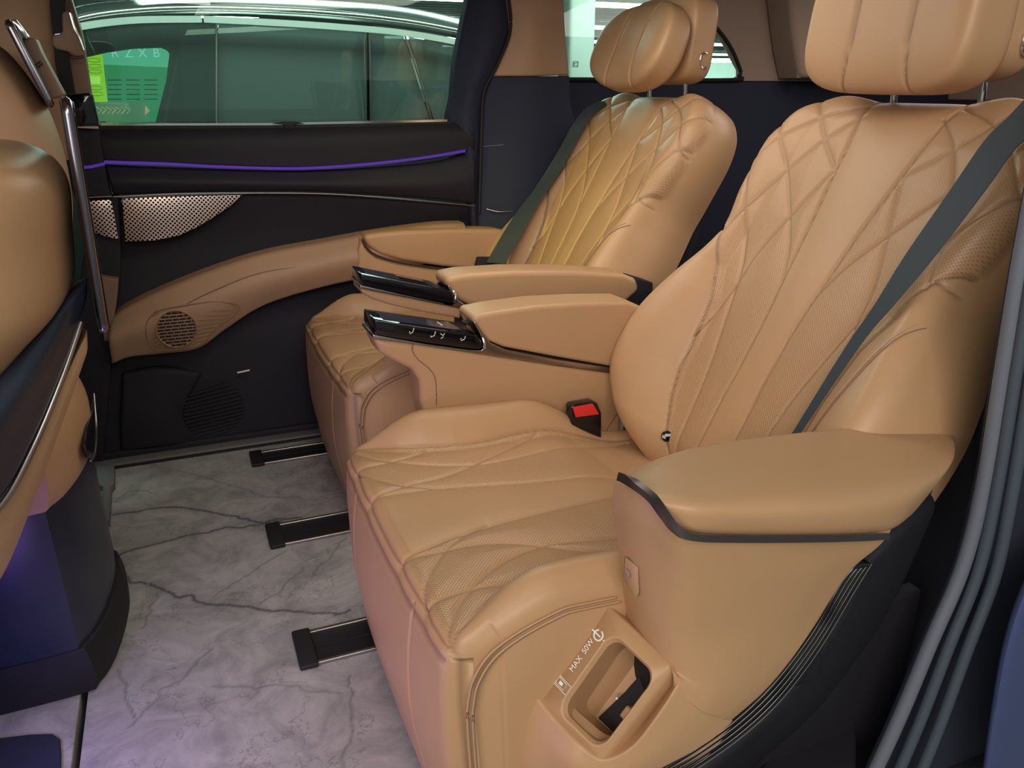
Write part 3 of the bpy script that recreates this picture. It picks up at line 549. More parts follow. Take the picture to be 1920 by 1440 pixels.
def chair(s, cyy, dx, label, near):
    """s=+1: outer side towards the camera, s=-1: outer side towards the far door"""
    root = thing('captain_chair', (.55+dx, cyy, 0), label, 'car seat', 'tan captain chairs of the second row')
    def W(P):
        P = np.asarray(P, float); Q = P.copy(); Q[..., 0] += dx; Q[..., 1] = cyy-s*P[..., 1]; return Q
    # ---------- cushion
    XF = .236; HW = .325
    prof = []
    for z in np.linspace(.02, .372, 40): prof.append((0.0, z))                    # front face
    for a in np.linspace(0, math.pi/2, 12)[1:]: prof.append((.030*(1-math.cos(a)), .372+.024*math.sin(a)))
    for x in np.arange(.033, .70, .0026): prof.append((x, None))
    nb_ = len(prof)
    lat = np.concatenate([np.linspace(-HW, -HW+.03, 8)[:-1], np.linspace(-HW+.03, HW-.03, 250), np.linspace(HW-.03, HW, 8)[1:]])
    yo = lat; G = np.zeros((nb_, len(yo), 3))
    bolx = [(0, .33), (.02, .30), (.046, .285), (.095, .255), (.143, .240), (.20, .232), (.26, .235), (.36, .25), (.66, .28)]
    edge = np.clip((np.abs(yo)-(HW-.03))/.03, 0, 1); ed = 1-np.sqrt(1-edge**2*.999)
    for i, (px, pz) in enumerate(prof):
        bx = inter(px, bolx)
        if pz is None or px > 0:
            base = .396-.012*sstep((px-.1)/.3)-.062*sstep((px-.36)/.26) if pz is None else pz
            t = np.clip((np.abs(yo)-bx+.01)/(HW-bx), 0, 1)
            amp = .060*sstep(px/.16)*(1-.8*sstep((px-.36)/.22))
            z = base+amp*np.sin(t*math.pi*.64)**1.3+.006*(1-(yo/HW)**2)*sstep(px/.1)-ed*.022
        else: z = np.full(len(yo), pz)
        bow = .006*(yo/HW)**2+.032*ed-.020*(1-sstep(abs(pz-.20)/.22))*(1-(yo/HW)**4) if pz is not None and px == 0 else .006*(yo/HW)**2*max(0, 1-px/.1)+.032*ed*max(0, 1-px/.10)
        recess = .018*(1-min(1, (pz or .36)/.30)) if (pz is not None and px == 0) else 0
        G[i, :, 0] = XF+px+bow+recess; G[i, :, 1] = yo; G[i, :, 2] = z
    # sides drop to the floor as extra columns
    ns = 22; fr_ = np.linspace(0, 1, ns+1)[1:]
    def side(col, sg):
        c = G[:, col]; out = []
        for f in fr_:
            q = c.copy(); q[:, 2] = c[:, 2]+(.02-c[:, 2])*f
            pxa = np.array([p[0] for p in prof]); rc = .018*(1-np.minimum(1, q[:, 2]/.30)); q[:, 0] += rc*np.exp(-pxa/.10)
            q[:, 1] = c[:, 1]+sg*.010*math.sin(min(1, f*4)*math.pi/2)*np.clip(pxa/.05, 0, 1)
            q[:39] = c[:39]; out.append(q)
        return out
    L = side(0, -1)[::-1]; R = side(-1, 1)
    G = np.concatenate([np.stack(L, 1), G, np.stack(R, 1)], 1)
    N = gnormals(G); N[..., :] *= np.sign(N[nb_*2//3, G.shape[1]//2, 2])
    pxs = np.array([p[0] for p in prof[39:]])
    def on_top(c):     # (x from XF, yo) curves on the top sheet, both sides
        out = []
        for sg in (1, -1):
            cc = crom(np.array(c, float), 60); q = []
            for x, y in cc:
                fi = np.interp(x, pxs, np.arange(len(pxs)))+39; fj = np.interp(sg*y, yo, np.arange(len(yo)))+ns
                i, j = min(int(fi), nb_-2), min(int(fj), len(yo)+ns-2); a_, b_ = fi-i, fj-j
                q.append((G[i, j]*(1-b_)+G[i, j+1]*b_)*(1-a_)+(G[i+1, j]*(1-b_)+G[i+1, j+1]*b_)*a_)
            out.append(np.array(q))
        return out
    strip = on_top([(.002, .100), (.035, .096), (.085, .085), (.145, .075), (.215, .062), (.315, .05), (.465, .04), (.65, .037)])
    S2 = on_top([(.002, .102), (.03, .108), (.07, .113), (.125, .117), (.175, .133), (.225, .160), (.30, .205), (.38, .25)])
    S3 = on_top([(.002, .225), (.006, .205), (.026, .165), (.065, .117), (.108, .085), (.152, .066)])
    S4 = on_top([(.002, .225), (.018, .222), (.054, .219), (.098, .222), (.14, .236)])
    S5 = on_top([(.002, .315), (.015, .285), (.044, .244), (.095, .20), (.145, .171), (.195, .155), (.245, .152), (.335, .168), (.45, .20), (.60, .265)])
    BO = on_top([(.002, .32), (.012, .305), (.047, .284), (.096, .256), (.144, .240), (.203, .232), (.265, .235), (.36, .25), (.64, .28)])
    ridge = [G[38, ns:-ns][::6], G[42, ns:-ns][::6]]
    vert = [np.array([(XF+.006, sg*y, z) for z in np.linspace(.02, .385, 30)]) for sg, y in ((1, .185), (-1, .185))]
    vert = [np.array([G[np.argmin(np.abs(np.array([p[1] if p[1] else 9 for p in prof[:50]])-z)), np.argmin(np.abs(yo-y))+ns] for z in np.linspace(.02, .37, 40)]) for y in (.185, -.185, HW-.006, -HW+.006)]
    pipe = [(XF+.234, .430), (XF+.19, .425), (XF+.14, .415), (XF+.093, .40), (XF+.057, .380), (XF+.036, .352), (XF+.027, .322), (XF+.022, .255), (XF+.02, .02)]
    pc = [np.array([(x, sg*(HW+.010), z) for x, z in crom(np.array(pipe), 50)]) for sg in (1, -1)]
    pc2 = [np.array([(x+.007, sg*(HW+.010), z-.007) for x, z in crom(np.array(pipe), 50)]) for sg in (1, -1)]
    pxa_ = np.array([p[0] for p in prof]); ez = lambda x: np.interp(x-XF, pxa_[51:], G[51:, -ns-1, 2])
    sg = 1 if near else -1
    for k_, c_ in enumerate((pc, pc2)):
        q = c_[0 if sg > 0 else 1].copy(); q[:, 2] = np.minimum(q[:, 2], ez(q[:, 0])-.006-.008*k_); q[:, 1] = sg*(HW+.0095); lowp = q[:, 2] < .33; q[lowp, 0] += .018*(1-np.minimum(1, q[lowp, 2]/.30))
        tube('piping', W(q), .0016, M['tan'], root, k=6); tube('piping_shade_line', W(q+np.array((.0022, sg*.0004, -.0016))), .0009, M['mocha'], root, k=5)  # the thin dark tube paints the shadow beside the piping
    P = G.reshape(-1, 3)
    seams = strip+S2+S3+S4+S5+BO
    D = polydist(P, seams).reshape(G.shape[:2]); D2 = polydist(P, ridge+vert).reshape(G.shape[:2]); D3 = D2*0+9
    Dg = D2.copy(); D2g = polydist(P, ridge+vert[:2]).reshape(G.shape[:2]); emask = np.ones(G.shape[:2]); emask[:62, :ns+3] = 0; emask[:62, -ns-3:] = 0
    dep = -.0032*np.exp(-(D/.0040)**2)+.0042*(1-np.exp(-(D/.022)**1.5))-.0035*np.exp(-(D2g/.0036)**2)
    dep = dep*emask
    G2 = G+N*dep[..., None]
    X_, Yo = G[..., 0]-XF, np.abs(G[..., 1])
    top_ = (G[..., 2] > .37) & (X_ > .012)
    pm = top_ & (Yo < np.interp(X_, *np.array(bolx).T)-.004) & (Yo > np.interp(X_, [0, .145, .315, .65], [.10, .075, .05, .037])+.004)
    cm = top_ & (Yo < np.interp(X_, [0, .145, .315, .65], [.10, .075, .05, .037])-.004)
    perf = np.clip(pm*1.+cm*.35, 0, 1)*np.clip((D-.003)/.003, 0, 1)
    st = .60*np.exp(-(D/.0020)**2)+.6*np.exp(-(D2/.0020)**2)+.8*np.exp(-(D3/.0018)**2)
    uv = np.stack([G[..., 0]+G[..., 2]*(X_ < .02), G[..., 1]], 2)
    n, m_ = G.shape[:2]; Fc = gfaces(n, m_)
    rowL = [n*m_-m_+j for j in range(m_)]; Fc.append(tuple(rowL)); 
    G2[:39, :ns] = G2[:39, ns:ns+1]; G2[:39, -ns:] = G2[:39, -ns-1:-ns]
    mesh('seat_cushion', W(G2).reshape(-1, 3), Fc, M['tan'], root, attrs={'perf': perf.ravel(), 'stitch': np.clip(st, 0, 1).ravel()}, uv=uv.reshape(-1, 2), sharp=0)
    # ---------- backrest
    hs = np.concatenate([np.linspace(-.05, .74, 226), .74+.042*np.sin(np.linspace(0, math.pi/2, 22)[1:])])
    Wd = smooth_inter(hs, WID)
    a = np.concatenate([np.linspace(-1, -.86, 16)[:-1], np.linspace(-.86, .86, 186), np.linspace(.86, 1, 16)[1:]])
    Hh, A = np.meshgrid(hs, a, indexing='ij'); Y = Wd[:, None]*A; Ya = np.abs(Y)
    bl = np.minimum(np.interp(hs, *np.array(BOL).T), .225)[:, None]
    amp = smooth_inter(hs, [(-.05, .03), (.02, .055), (.1, .082), (.2, .082), (.3, .062), (.4, .034), (.5, .016), (.62, .008), (.7, .004), (.79, .0)])[:, None]
    lum = .012*np.sin(np.clip(hs/.7, 0, 1)*math.pi)[:, None]
    t = np.clip((Ya-bl*.92)/np.maximum(Wd[:, None]-bl*.92, .02), 0, 1)
    wing = smooth_inter(hs, [(-.05, 0), (.4, 0), (.55, .014), (.7, .012), (.79, .0)])[:, None]*(Ya/.3)**2
    off = lum+np.where(hs[:, None] < .56, amp*np.sin(t*math.pi*.66)**1.2, 0)+wing
    off = lum+amp*np.sin(t*math.pi*.62)**1.2+wing
    q = np.clip((Ya-(Wd[:, None]-.045))/.045, 0, 1); off = off-.050*(1-np.sqrt(1-q**2*.999))
    qt = np.clip((Hh-.70)/.082, 0, 1); off = off-.045*(1-np.sqrt(1-qt**2*.999))
    qb = np.clip((.03-Hh)/.08, 0, 1); off = off-.05*qb**2
    Hh = Hh-.022*np.exp(-(Y/.15)**4)*sstep((Hh-.68)/.10)
    def BK(y, h, o):  # local frame of the backrest -> chair frame
        return np.stack([.84+math.sin(TH)*h-math.cos(TH)*o, y+0*h, .38+math.cos(TH)*h+math.sin(TH)*o], -1)
    G = BK(Y, Hh, off)
    # quilting
    P2 = np.stack([Ya, Hh], 2); sc = [crom(np.array(c, float), len(c)*5) for c in BACK_SEAMS]
    D = polydist(P2, sc).reshape(Y.shape); bs = [np.array([(b_, h) for h, b_ in BOL])]
    D2 = polydist(P2, bs).reshape(Y.shape)
    cross = [np.array([(.283, .46), (.24, .425)])]; D4 = polydist(P2, [np.array([(.30, .432), (.262, .444)])]).reshape(Y.shape)
    inside = Ya < np.where(hs[:, None] < .542, np.interp(hs, *np.array(BOL).T)[:, None], .9)+.003
    Dq = np.where(inside, D, 9); sx = smooth_inter(hs, [(h, y) for h, y in STRIP])[:, None]
    instrip = Ya < sx-.002
    Dq = np.where(instrip, np.minimum(Dq, sx-Ya), Dq)
    dep = -.0036*np.exp(-(Dq/.0034)**2)+.0042*(1-np.exp(-(np.minimum(Dq, 1)/.024)**1.5))*np.where(inside, 1, 0)-.0042*np.exp(-(D2/.0034)**2)-.003*np.exp(-(D4/.003)**2)
    piped = [crom(np.array([(.355, .05), (.338, .19), (.322, .25), (.295, .35), (.27, .42)]), 40)]
    N = gnormals(G); N *= -np.sign(N[110, 100, 0]) if N[110, 100, 0] else 1
    Gf = G+N*dep[..., None]
    # side and rear sheets: sweep the boundary back
    TD = smooth_inter(hs, [(-.05, .10), (.2, .16), (.5, .14), (.7, .10), (.79, .04)])[:, None]
    nbk = 14
    def sidecols(col):
        out = []
        for f in np.linspace(0, 1, nbk+1)[1:]:
            y = Y[:, col]*(1+.03*math.sin(f*math.pi)); o = off[:, col]-TD[:, 0]*f; out.append(BK(y, hs, o))
        return np.stack(out, 1)
    Lc = sidecols(0)[:, ::-1]; Rc = sidecols(-1)
    G3 = np.concatenate([Lc, Gf, Rc], 1)
    pd = polydist(G3[:, :nbk].reshape(-1, 3), [BK(-np.interp(np.linspace(.02, .50, 40), hs, Wd)*1.01, np.linspace(.02, .50, 40), np.interp(np.linspace(.02, .50, 40), hs, off[:, -1])-.055)]).reshape(G3.shape[0], nbk)
    pd2 = pd[:, ::-1]
    z0 = np.zeros((len(hs), nbk))
    st = np.concatenate([.9*np.exp(-(pd/.0022)**2), np.clip(.75*np.exp(-(Dq/.0017)**2)*inside+.8*np.exp(-(D2/.0018)**2)+.7*np.exp(-(D4/.0018)**2), 0, 1), .9*np.exp(-(pd2/.0022)**2)], 1)
    strength = np.interp(Hh, [0, .15, .5, .68, .72], [1, 1, .55, .25, 0])
    pf = np.concatenate([z0, np.where(inside & ~instrip, strength, 0)*np.clip((D-.004)/.003, 0, 1), z0], 1)
    uv = np.stack([G3[..., 1], np.repeat(Hh[:, :1], G3.shape[1], 1)], 2)
    n, m_ = G3.shape[:2]; Fc = gfaces(n, m_)
    Fc += [(i*m_, i*m_+m_-1, (i+1)*m_+m_-1, (i+1)*m_) for i in range(n-1)]
    Fc += [tuple(range(m_)), tuple(reversed([(n-1)*m_+j for j in range(m_)]))]
    mesh('backrest', W(G3).reshape(-1, 3), Fc, M['tan'], root, attrs={'perf': pf.ravel(), 'stitch': st.ravel()}, uv=uv.reshape(-1, 2), sharp=60)
    def bk(y, h, o): return W(BK(np.array(float(y)), np.array(float(h)), np.array(float(o))))
    def surf(y, h):
        i = int(np.argmin(np.abs(hs-h))); yy = Y[i]; return np.array([np.interp(y, yy, Gf[i, :, c]) for c in range(3)])
    for k_ in (0, 1):
        for sg in ((1,) if near else (-1,)):
            q = [surf(sg*(y+.008*k_), h)+(np.array((-math.cos(TH), 0, math.sin(TH)))*.0012) for y, h in crom(np.array([(.205, .06), (.222, .14), (.246, .23), (.272, .33), (.285, .37)]), 40)]
            tube('piping_shade_line', W(np.array(q)), .0010, M['mocha'] if k_ else M['tan'], root, k=6)  # tan tube is the piping, the darker one paints its shadow
    # side shell seams (double piping) on the outer flank
    for dd in (0, .008):
        for sg in (1, -1):
            tube('piping', [W(BK(np.array(sg*(np.interp(h, hs, Wd)*1.0+.0005)), np.array(h), np.array(np.interp(h, hs, off[:, -1])-.030-dd))) for h in np.linspace(.03, .52, 30)], .0013, M['tan'], root, k=6)
    # rear shell
    sh = [[bk(y, h, -.02-np.interp(h, [0, .4, .78], [.13, .13, .07])) for y in np.linspace(-.28, .28, 5)*np.interp(h, [0, .4, .7, .78], [1, 1, .9, .5])] for h in (.0, .2, .4, .6, .74)]
    nrm = W(np.array([math.cos(TH), 0, -math.sin(TH)]))-W(np.array([0., 0, 0]))
    patch('back_shell', sh, nrm*.04, M['dark'], root, r=.015)
    # ---------- headrest
    def superell(name, c, rad, ex, mat, par, tilt=0., nn=48, mm=72, fn=None, **k):
        th = np.linspace(-math.pi/2, math.pi/2, nn); ph = np.linspace(0, 2*math.pi, mm, endpoint=False)
        sg = lambda v, e: np.sign(v)*np.abs(v)**e
        T_, Ph = np.meshgrid(th, ph, indexing='ij'); e1, e2 = ex
        x = rad[0]*sg(np.cos(T_), e1)*sg(np.cos(Ph), e2); y = rad[1]*sg(np.cos(T_), e1)*sg(np.sin(Ph), e2); z = rad[2]*sg(np.sin(T_), e1)
        Q = np.stack([x, y, z], 2)
        at_k = None
        if fn: Q, at_k = fn(Q)
        ca, sa = math.cos(tilt), math.sin(tilt)
        R_ = np.stack([Q[..., 0]*ca+Q[..., 2]*sa+c[0], Q[..., 1]+c[1], -Q[..., 0]*sa+Q[..., 2]*ca+c[2]], 2)
        n, m_ = nn, mm; return mesh(name, W(R_).reshape(-1, 3), gfaces(n, m_, cv=True), mat, par, sharp=0, attrs=at_k, uv=np.stack([Q[..., 1], Q[..., 2]], 2).reshape(-1, 2), **k)
    def hfn(Q):
        y, z = Q[..., 1], Q[..., 2]; front = Q[..., 0] < 0
        Q = Q.copy(); Q[..., 1] *= 1-.16*np.clip(z/.12, 0, 1)**2.2-.05*np.clip(-z/.12, 0, 1)**3; Q[..., 0] += -.028*(y/.2)**2*front+.010*np.where(front, 1, 0)*(z/.13)      # wraps forward at the wings
        cv = [np.array([(sg*.060+sg*.020*((zz)/.13)**2, zz) for zz in np.linspace(-.13, .14, 20)]) for sg in (1, -1)]
        cv += [np.array([(sg*(.186-.05*np.clip((-zz-.07)/.06, 0, 1)**2), zz) for zz in np.linspace(-.118, .14, 20)]) for sg in (1,)]
        d = polydist(np.stack([y, z], 2), cv).reshape(y.shape); d = np.where(front, d, 9)
        Q[..., 0] += .005*np.exp(-(d/.004)**2)
        return Q, {'perf': np.zeros(d.size), 'stitch': (.7*np.exp(-(d/.0022)**2)).ravel()}
    hx, hz = 1.178, 1.162
    superell('headrest_pad', (hx, 0, hz-(0 if near else .008)), (.052 if near else .042, .178 if near else .194, .124 if near else .122), (.46, .42) if near else (.72, .55), M['tan'], root, math.radians(2 if near else 20), 150, 320, hfn)
    superell('headrest_housing', (hx+.068+(0 if near else .022), .0, hz+.008), (.055 if near else .048, .172, .112), (.40, .35), M['tan'], root, math.radians(6), 60, 80)
    # release button on the side of the housing
    hb = W(np.array([hx+.070+(0 if near else .020), -s*-.1745 if near else -.1745, hz-.045]))
    tube('release_button_ring', [hb+np.array((.012*math.cos(a), 0, .020*math.sin(a))) for a in np.linspace(.5*math.pi*.6, 2*math.pi-.5*math.pi*.6, 24)], .0025, M['chrome'], root)
    for y in (-.093, .093):
        tube('headrest_post', [W(np.array([1.275, y, .985])), W(np.array([1.265, y, 1.10]))], .0065, M['chrome'], root, k=14)
        cyl('post_collar', W(np.array([1.276, y, .990])), (0, 0, 1), .010, .010, M['gloss'], root, k=16)
    # ---------- seat base under the cushion
    b0, b1 = W(np.array([.32, -.24, .0])), W(np.array([.98, .24, .20]))
    box('seat_base', tuple(np.minimum(b0, b1)+np.array((0, 0, .004))), tuple(np.maximum(b0, b1)), M['dark'], root, r=.02)
    return root, W
c1, W1 = chair(1, 1.12, 0, 'tan quilted captain chair nearest the camera with phone pocket in its side', True)
c2, W2 = chair(-1, 2.11, .075, 'tan quilted captain chair on the far side beside the sliding door', False)

# ---------- inner armrest of a chair (the side towards the other chair): measured on its near face at Y = y0
def P3(pts, y): return [at(u, v, Y=y) for u, v in pts]
ya, wa = 1.445, .088
prism('inner_armrest_body', P3([(700, 634), (780, 644), (905, 663), (1050, 684), (1165, 702), (1175, 760), (1130, 830), (900, 850), (800, 800), (789, 752), (787, 715), (772, 694), (745, 682), (712, 662)], ya), (0, wa, 0), M['tan'], c1, r=.014, seg=5)
prism('inner_armrest_foot', [(.46, ya+.004, .004), (.86, ya+.004, .004), (.86, ya+.004, .46), (.44, ya+.004, .50)], (0, wa-.01, 0), M['tan'], c1, r=.01)
prism('inner_armrest_pad', P3([(884, 597), (900, 622), (916, 640), (945, 652), (1040, 670), (1143, 688), (1185, 690), (1215, 640), (1215, 580), (1180, 567), (1100, 568), (1010, 573), (930, 584), (895, 591)], ya), (0, wa+.006, 0), M['tan'], c1, r=.020, seg=6, angle=30)
prism('metal_trim', P3([(699, 627), (699, 635), (780, 646), (905, 665), (1040, 686), (1146, 700), (1150, 691), (1040, 674), (948, 656), (920, 643), (906, 624), (893, 604), (888, 604), (899, 624), (906, 641), (908, 652), (902, 657), (880, 656), (800, 645), (740, 634)], ya-.003), (0, wa+.006, 0), M['satin'], c1, r=.003)
scr = prism('control_screen', P3([(703, 601), (760, 609), (830, 619), (893, 628), (903, 640), (906, 650), (900, 655), (880, 654), (800, 643), (703, 628)], ya-.006), (0, wa+.008, 0), M['gloss'], c1, r=.003)
def facequad(name, q, lift, mat, par, y=None):
    q = [np.array(p)+np.array((0, 0, lift)) for p in q]; return prism(name, q, (0, 0, .0008), mat, par, r=0)
def onscr(u0, a, b, base=ya-.006):  # point on the screen's sloping top: a along (0 front..1 rear), b across (0 near..1 far)
    A, B = u0; return A+(B-A)*a+np.array((0, b*(wa+.008), 0))
A0, B0 = at(703, 601, Y=ya-.006), at(893, 628, Y=ya-.006)
facequad('display', [onscr((A0, B0), .10, .18), onscr((A0, B0), .90, .18), onscr((A0, B0), .84, .84), onscr((A0, B0), .10, .84)], .0005, M['glassblk'], scr)
facequad('display_mark', [onscr((A0, B0), .70, .38), onscr((A0, B0), .715, .38), onscr((A0, B0), .70, .62), onscr((A0, B0), .685, .62)], .0015, M['white'], scr)
def seat_icon(u, v, kind, y=ya-.0075):
    c = at(u, v, Y=y); e = .0043
    pts = {'a': [(1.1, 1.6), (.5, -.2), (-.9, -.9)], 'b': [(1.2, 1.5), (.6, -.4), (-1.2, -.9), (-1.0, -.2)], 'c': [(-1, 1.2), (.2, .2), (1.0, 1.1)], 'd': [(1.2, 1), (.8, -.3), (-.9, -.9)]}[kind]
    tube('seat_icon', [c+np.array((a*e, 0, b*e)) for a, b in pts], .0008, M['white'], scr, k=5)
    if kind == 'c': tube('seat_icon', [c+np.array((a*e, 0, b*e)) for a, b in ((.2, .2), (.3, -.5), (-.9, -1.1))], .0008, M['white'], scr, k=5)
    if kind in 'ad': tube('seat_icon', [c+np.array((a*e, 0, b*e)) for a, b in ((-1.2, -.2), (-.7, .2))], .0008, M['white'], scr, k=5)
for u, v, k in ((772, 622, 'a'), (812, 628, 'b'), (830, 630, 'c'), (868, 635, 'd')): seat_icon(u, v, k)
tube('seam', P3([(773, 645), (774, 660), (785, 675), (803, 690), (815, 707), (818, 735), (818, 760)], ya-.0005), .0012, M['mocha'], c1, m=40, k=6)
# metal ring highlight between screen and pad
tube('bright_edge', [at(868, 603, Y=ya+wa-.005), at(885, 610, Y=ya+.05), at(900, 622, Y=ya+.01), at(907, 640, Y=ya-.003), at(908, 654, Y=ya-.005)], .0032, M['chrome'], c1, m=24)
# far chair's inner armrest
yb_, wb = 1.70, .088
prism('inner_armrest_body', P3([(676, 540), (690, 544), (760, 558), (864, 579), (864, 598), (790, 585), (735, 573), (700, 562), (678, 550)], yb_), (0, wb, 0), M['tan'], c2, r=.008, seg=4)
prism('inner_armrest_pad', P3([(833, 526), (845, 545), (858, 560), (880, 572), (915, 580), (1000, 577), (1100, 573), (1172, 569), (1200, 545), (1196, 524), (1170, 514), (1080, 508), (960, 508), (870, 514), (845, 519)], yb_), (0, wb+.006, 0), M['tan'], c2, r=.018, seg=6, angle=30)
prism('metal_trim', P3([(675, 534), (675, 541), (760, 557), (858, 577), (900, 588), (980, 592), (990, 585), (915, 584), (880, 576), (860, 564), (850, 548), (844, 536), (840, 536), (845, 548), (853, 558), (854, 566), (846, 571), (830, 568), (760, 553)], yb_-.003), (0, wb+.006, 0), M['satin'], c2, r=.003)
prism('inner_armrest_hinge', P3([(1150, 566), (1172, 540), (1190, 520), (1225, 530), (1225, 600), (1150, 620), (1000, 590), (960, 640), (870, 640), (866, 582), (920, 586), (1060, 580)], yb_+.012), (0, wb-.02, 0), M['dark'], c2, r=.004)
prism('inner_armrest_foot', [(.70, yb_+.01, .004), (.98, yb_+.01, .004), (.98, yb_+.01, .56), (.66, yb_+.01, .54)], (0, wb-.02, 0), M['dark'], c2, r=.004)
scr = prism('control_screen', P3([(677, 514), (735, 524), (800, 536), (846, 546), (851, 556), (852, 564), (846, 568), (830, 566), (760, 552), (677, 535)], yb_-.006), (0, wb+.008, 0), M['gloss'], c2, r=.003)
A0, B0 = at(677, 514, Y=yb_-.006), at(846, 546, Y=yb_-.006)
facequad('display', [onscr((A0, B0), .08, .2), onscr((A0, B0), .92, .2), onscr((A0, B0), .86, .84), onscr((A0, B0), .08, .84)], .0005, M['glassblk'], scr)
tube('bright_edge', [at(822, 522, Y=yb_+wb), at(838, 530, Y=yb_+.05), at(848, 542, Y=yb_+.01), at(854, 556, Y=yb_-.004), at(852, 568, Y=yb_-.005)], .0030, M['chrome'], c2, m=24)
# far chair's outer armrest
yc = 2.425
prism('outer_armrest_body', P3([(679, 446), (672, 470), (672, 520), (690, 560), (780, 580), (930, 560), (960, 512), (905, 513), (800, 503), (750, 495), (705, 482), (690, 465)], yc), (0, .07, 0), M['tan'], c2, r=.010, smooth_m=0)
prism('outer_armrest_pad', P3([(681, 445), (692, 463), (712, 477), (755, 489), (830, 500), (920, 508), (990, 500), (990, 440), (930, 430), (850, 430), (760, 433), (712, 437), (690, 440)], yc-.002), (0, .085, 0), M['tan'], c2, r=.014, seg=5, angle=30)
tube('metal_trim', P3([(679, 449), (686, 463), (702, 477), (735, 489), (790, 499), (850, 506), (918, 512)], yc-.004), .0036, M['gun'], c2, m=50)

# ---------- near chair: outer console
def at_(u, v, y): return at(u, v, Y=y)
# armrest pad over the console
pad_rows = [[(1168, 893, .795), (1235, 858, .800), (1330, 832, .805), (1480, 812, .81), (1620, 799, .81), (1740, 799, .80), (1788, 812, .78)],
            [(1172, 898, .765), (1245, 876, .755), (1350, 860, .750), (1490, 846, .748), (1630, 835, .748), (1745, 828, .745), (1793, 832, .745)],
            [(1190, 915, .715), (1275, 915, .690), (1375, 908, .680), (1500, 900, .676), (1630, 890, .676), (1730, 880, .680), (1790, 862, .700)],
            [(1225, 942, .680), (1295, 950, .655), (1390, 952, .645), (1500, 950, .640), (1620, 945, .640), (1710, 930, .650), (1765, 900, .675)],
            [(1268, 985, .664), (1310, 998, .650), (1400, 1002, .645), (1500, 1002, .640), (1600, 1000, .640), (1672, 992, .648), (1712, 965, .665)]]
patch('outer_armrest_pad', [[at_(*p) for p in r] for r in pad_rows], (.045, .06, -.05), M['tan'], c1, n=40, m=60, r=.010)
tube('outer_armrest_trim', [at_(*p)+np.array((-.003, -.004, .001)) for p in ((1164, 892, .765), (1190, 905, .728), (1222, 930, .694), (1246, 962, .668), (1268, 990, .654), (1300, 1005, .646), (1380, 1008, .640), (1500, 1008, .636), (1600, 1006, .636), (1660, 1003, .640))], 0, M['gun'], c1, m=90, sec=rsec(.004, .0052), up=(0, -.9, .45))
sh = [[(1150, 905, .797), (1180, 908, .745), (1222, 938, .700), (1262, 1000, .665), (1310, 1014, .652), (1420, 1016, .645), (1540, 1014, .643), (1664, 1008, .648)],
      [(1146, 950, .797), (1178, 960, .742), (1220, 985, .700), (1265, 1028, .668), (1315, 1040, .655), (1420, 1042, .648), (1530, 1038, .648), (1643, 1030, .652)],
      [(1156, 1010, .797), (1186, 1018, .742), (1228, 1040, .700), (1272, 1072, .672), (1322, 1085, .660), (1420, 1085, .652), (1510, 1080, .652), (1600, 1066, .658)],
      [(1163, 1070, .797), (1192, 1082, .742), (1232, 1105, .702), (1278, 1130, .676), (1330, 1140, .664), (1410, 1140, .658), (1490, 1135, .658), (1562, 1118, .664)],
      [(1167, 1130, .797), (1196, 1148, .744), (1234, 1170, .705), (1280, 1192, .680), (1335, 1200, .668), (1400, 1198, .662), (1465, 1190, .663), (1524, 1180, .668)],
      [(1182, 1178, .770), (1214, 1206, .730), (1248, 1238, .698), (1290, 1258, .676), (1340, 1266, .665), (1390, 1260, .662), (1440, 1252, .664), (1482, 1240, .668)],
      [(1252, 1244, .690), (1264, 1258, .683), (1276, 1275, .676), (1308, 1292, .668), (1342, 1305, .662), (1376, 1304, .662), (1405, 1302, .664), (1430, 1300, .668)],
      [(1264, 1290, .680), (1270, 1298, .676), (1282, 1312, .670), (1300, 1325, .665), (1320, 1340, .662), (1340, 1346, .662), (1356, 1352, .664), (1368, 1354, .668)]]
box('console_core', (.50, .705, .24), (.78, .792, .50), M['dark'], c1, r=.02)
patch('console_shell', [[at_(*p) for p in r] for r in sh], (.045, .03, 0), M['tan'], c1, n=60, m=60, r=.004)
# lower shell, around and below the pocket
lo = [[(1004, 1306, .784), (1040, 1350, .750), (1085, 1395, .712), (1130, 1424, .690), (1185, 1400, .676), (1240, 1330, .672), (1270, 1282, .674)],
      [(985, 1350, .786), (1022, 1400, .750), (1070, 1438, .708), (1132, 1462, .684), (1215, 1428, .668), (1285, 1368, .664), (1330, 1322, .664)],
      [(972, 1410, .786), (1010, 1455, .752), (1070, 1490, .712), (1150, 1500, .684), (1240, 1455, .670), (1320, 1390, .664), (1372, 1352, .666)],
      [(966, 1480, .786), (1010, 1520, .756), (1080, 1560, .720), (1165, 1550, .695), (1262, 1480, .678), (1340, 1405, .668), (1376, 1358, .669)]]
patch('lower_shell', [[at_(*p) for p in r] for r in lo], (.03, .03, 0), M['tan'], c1, n=40, m=60, r=.004)
patch('lower_front_shell', [[at_(966, 1478, .786), at_(1080, 1556, .720), at_(1262, 1478, .678)], [at_(964, 1540, .786), at_(1080, 1620, .73), at_(1200, 1560, .70)], [at_(962, 1800, .786), at_(1060, 1860, .74), at_(1120, 1760, .72)]], (0, .04, 0), M['tan'], c1, r=.004)
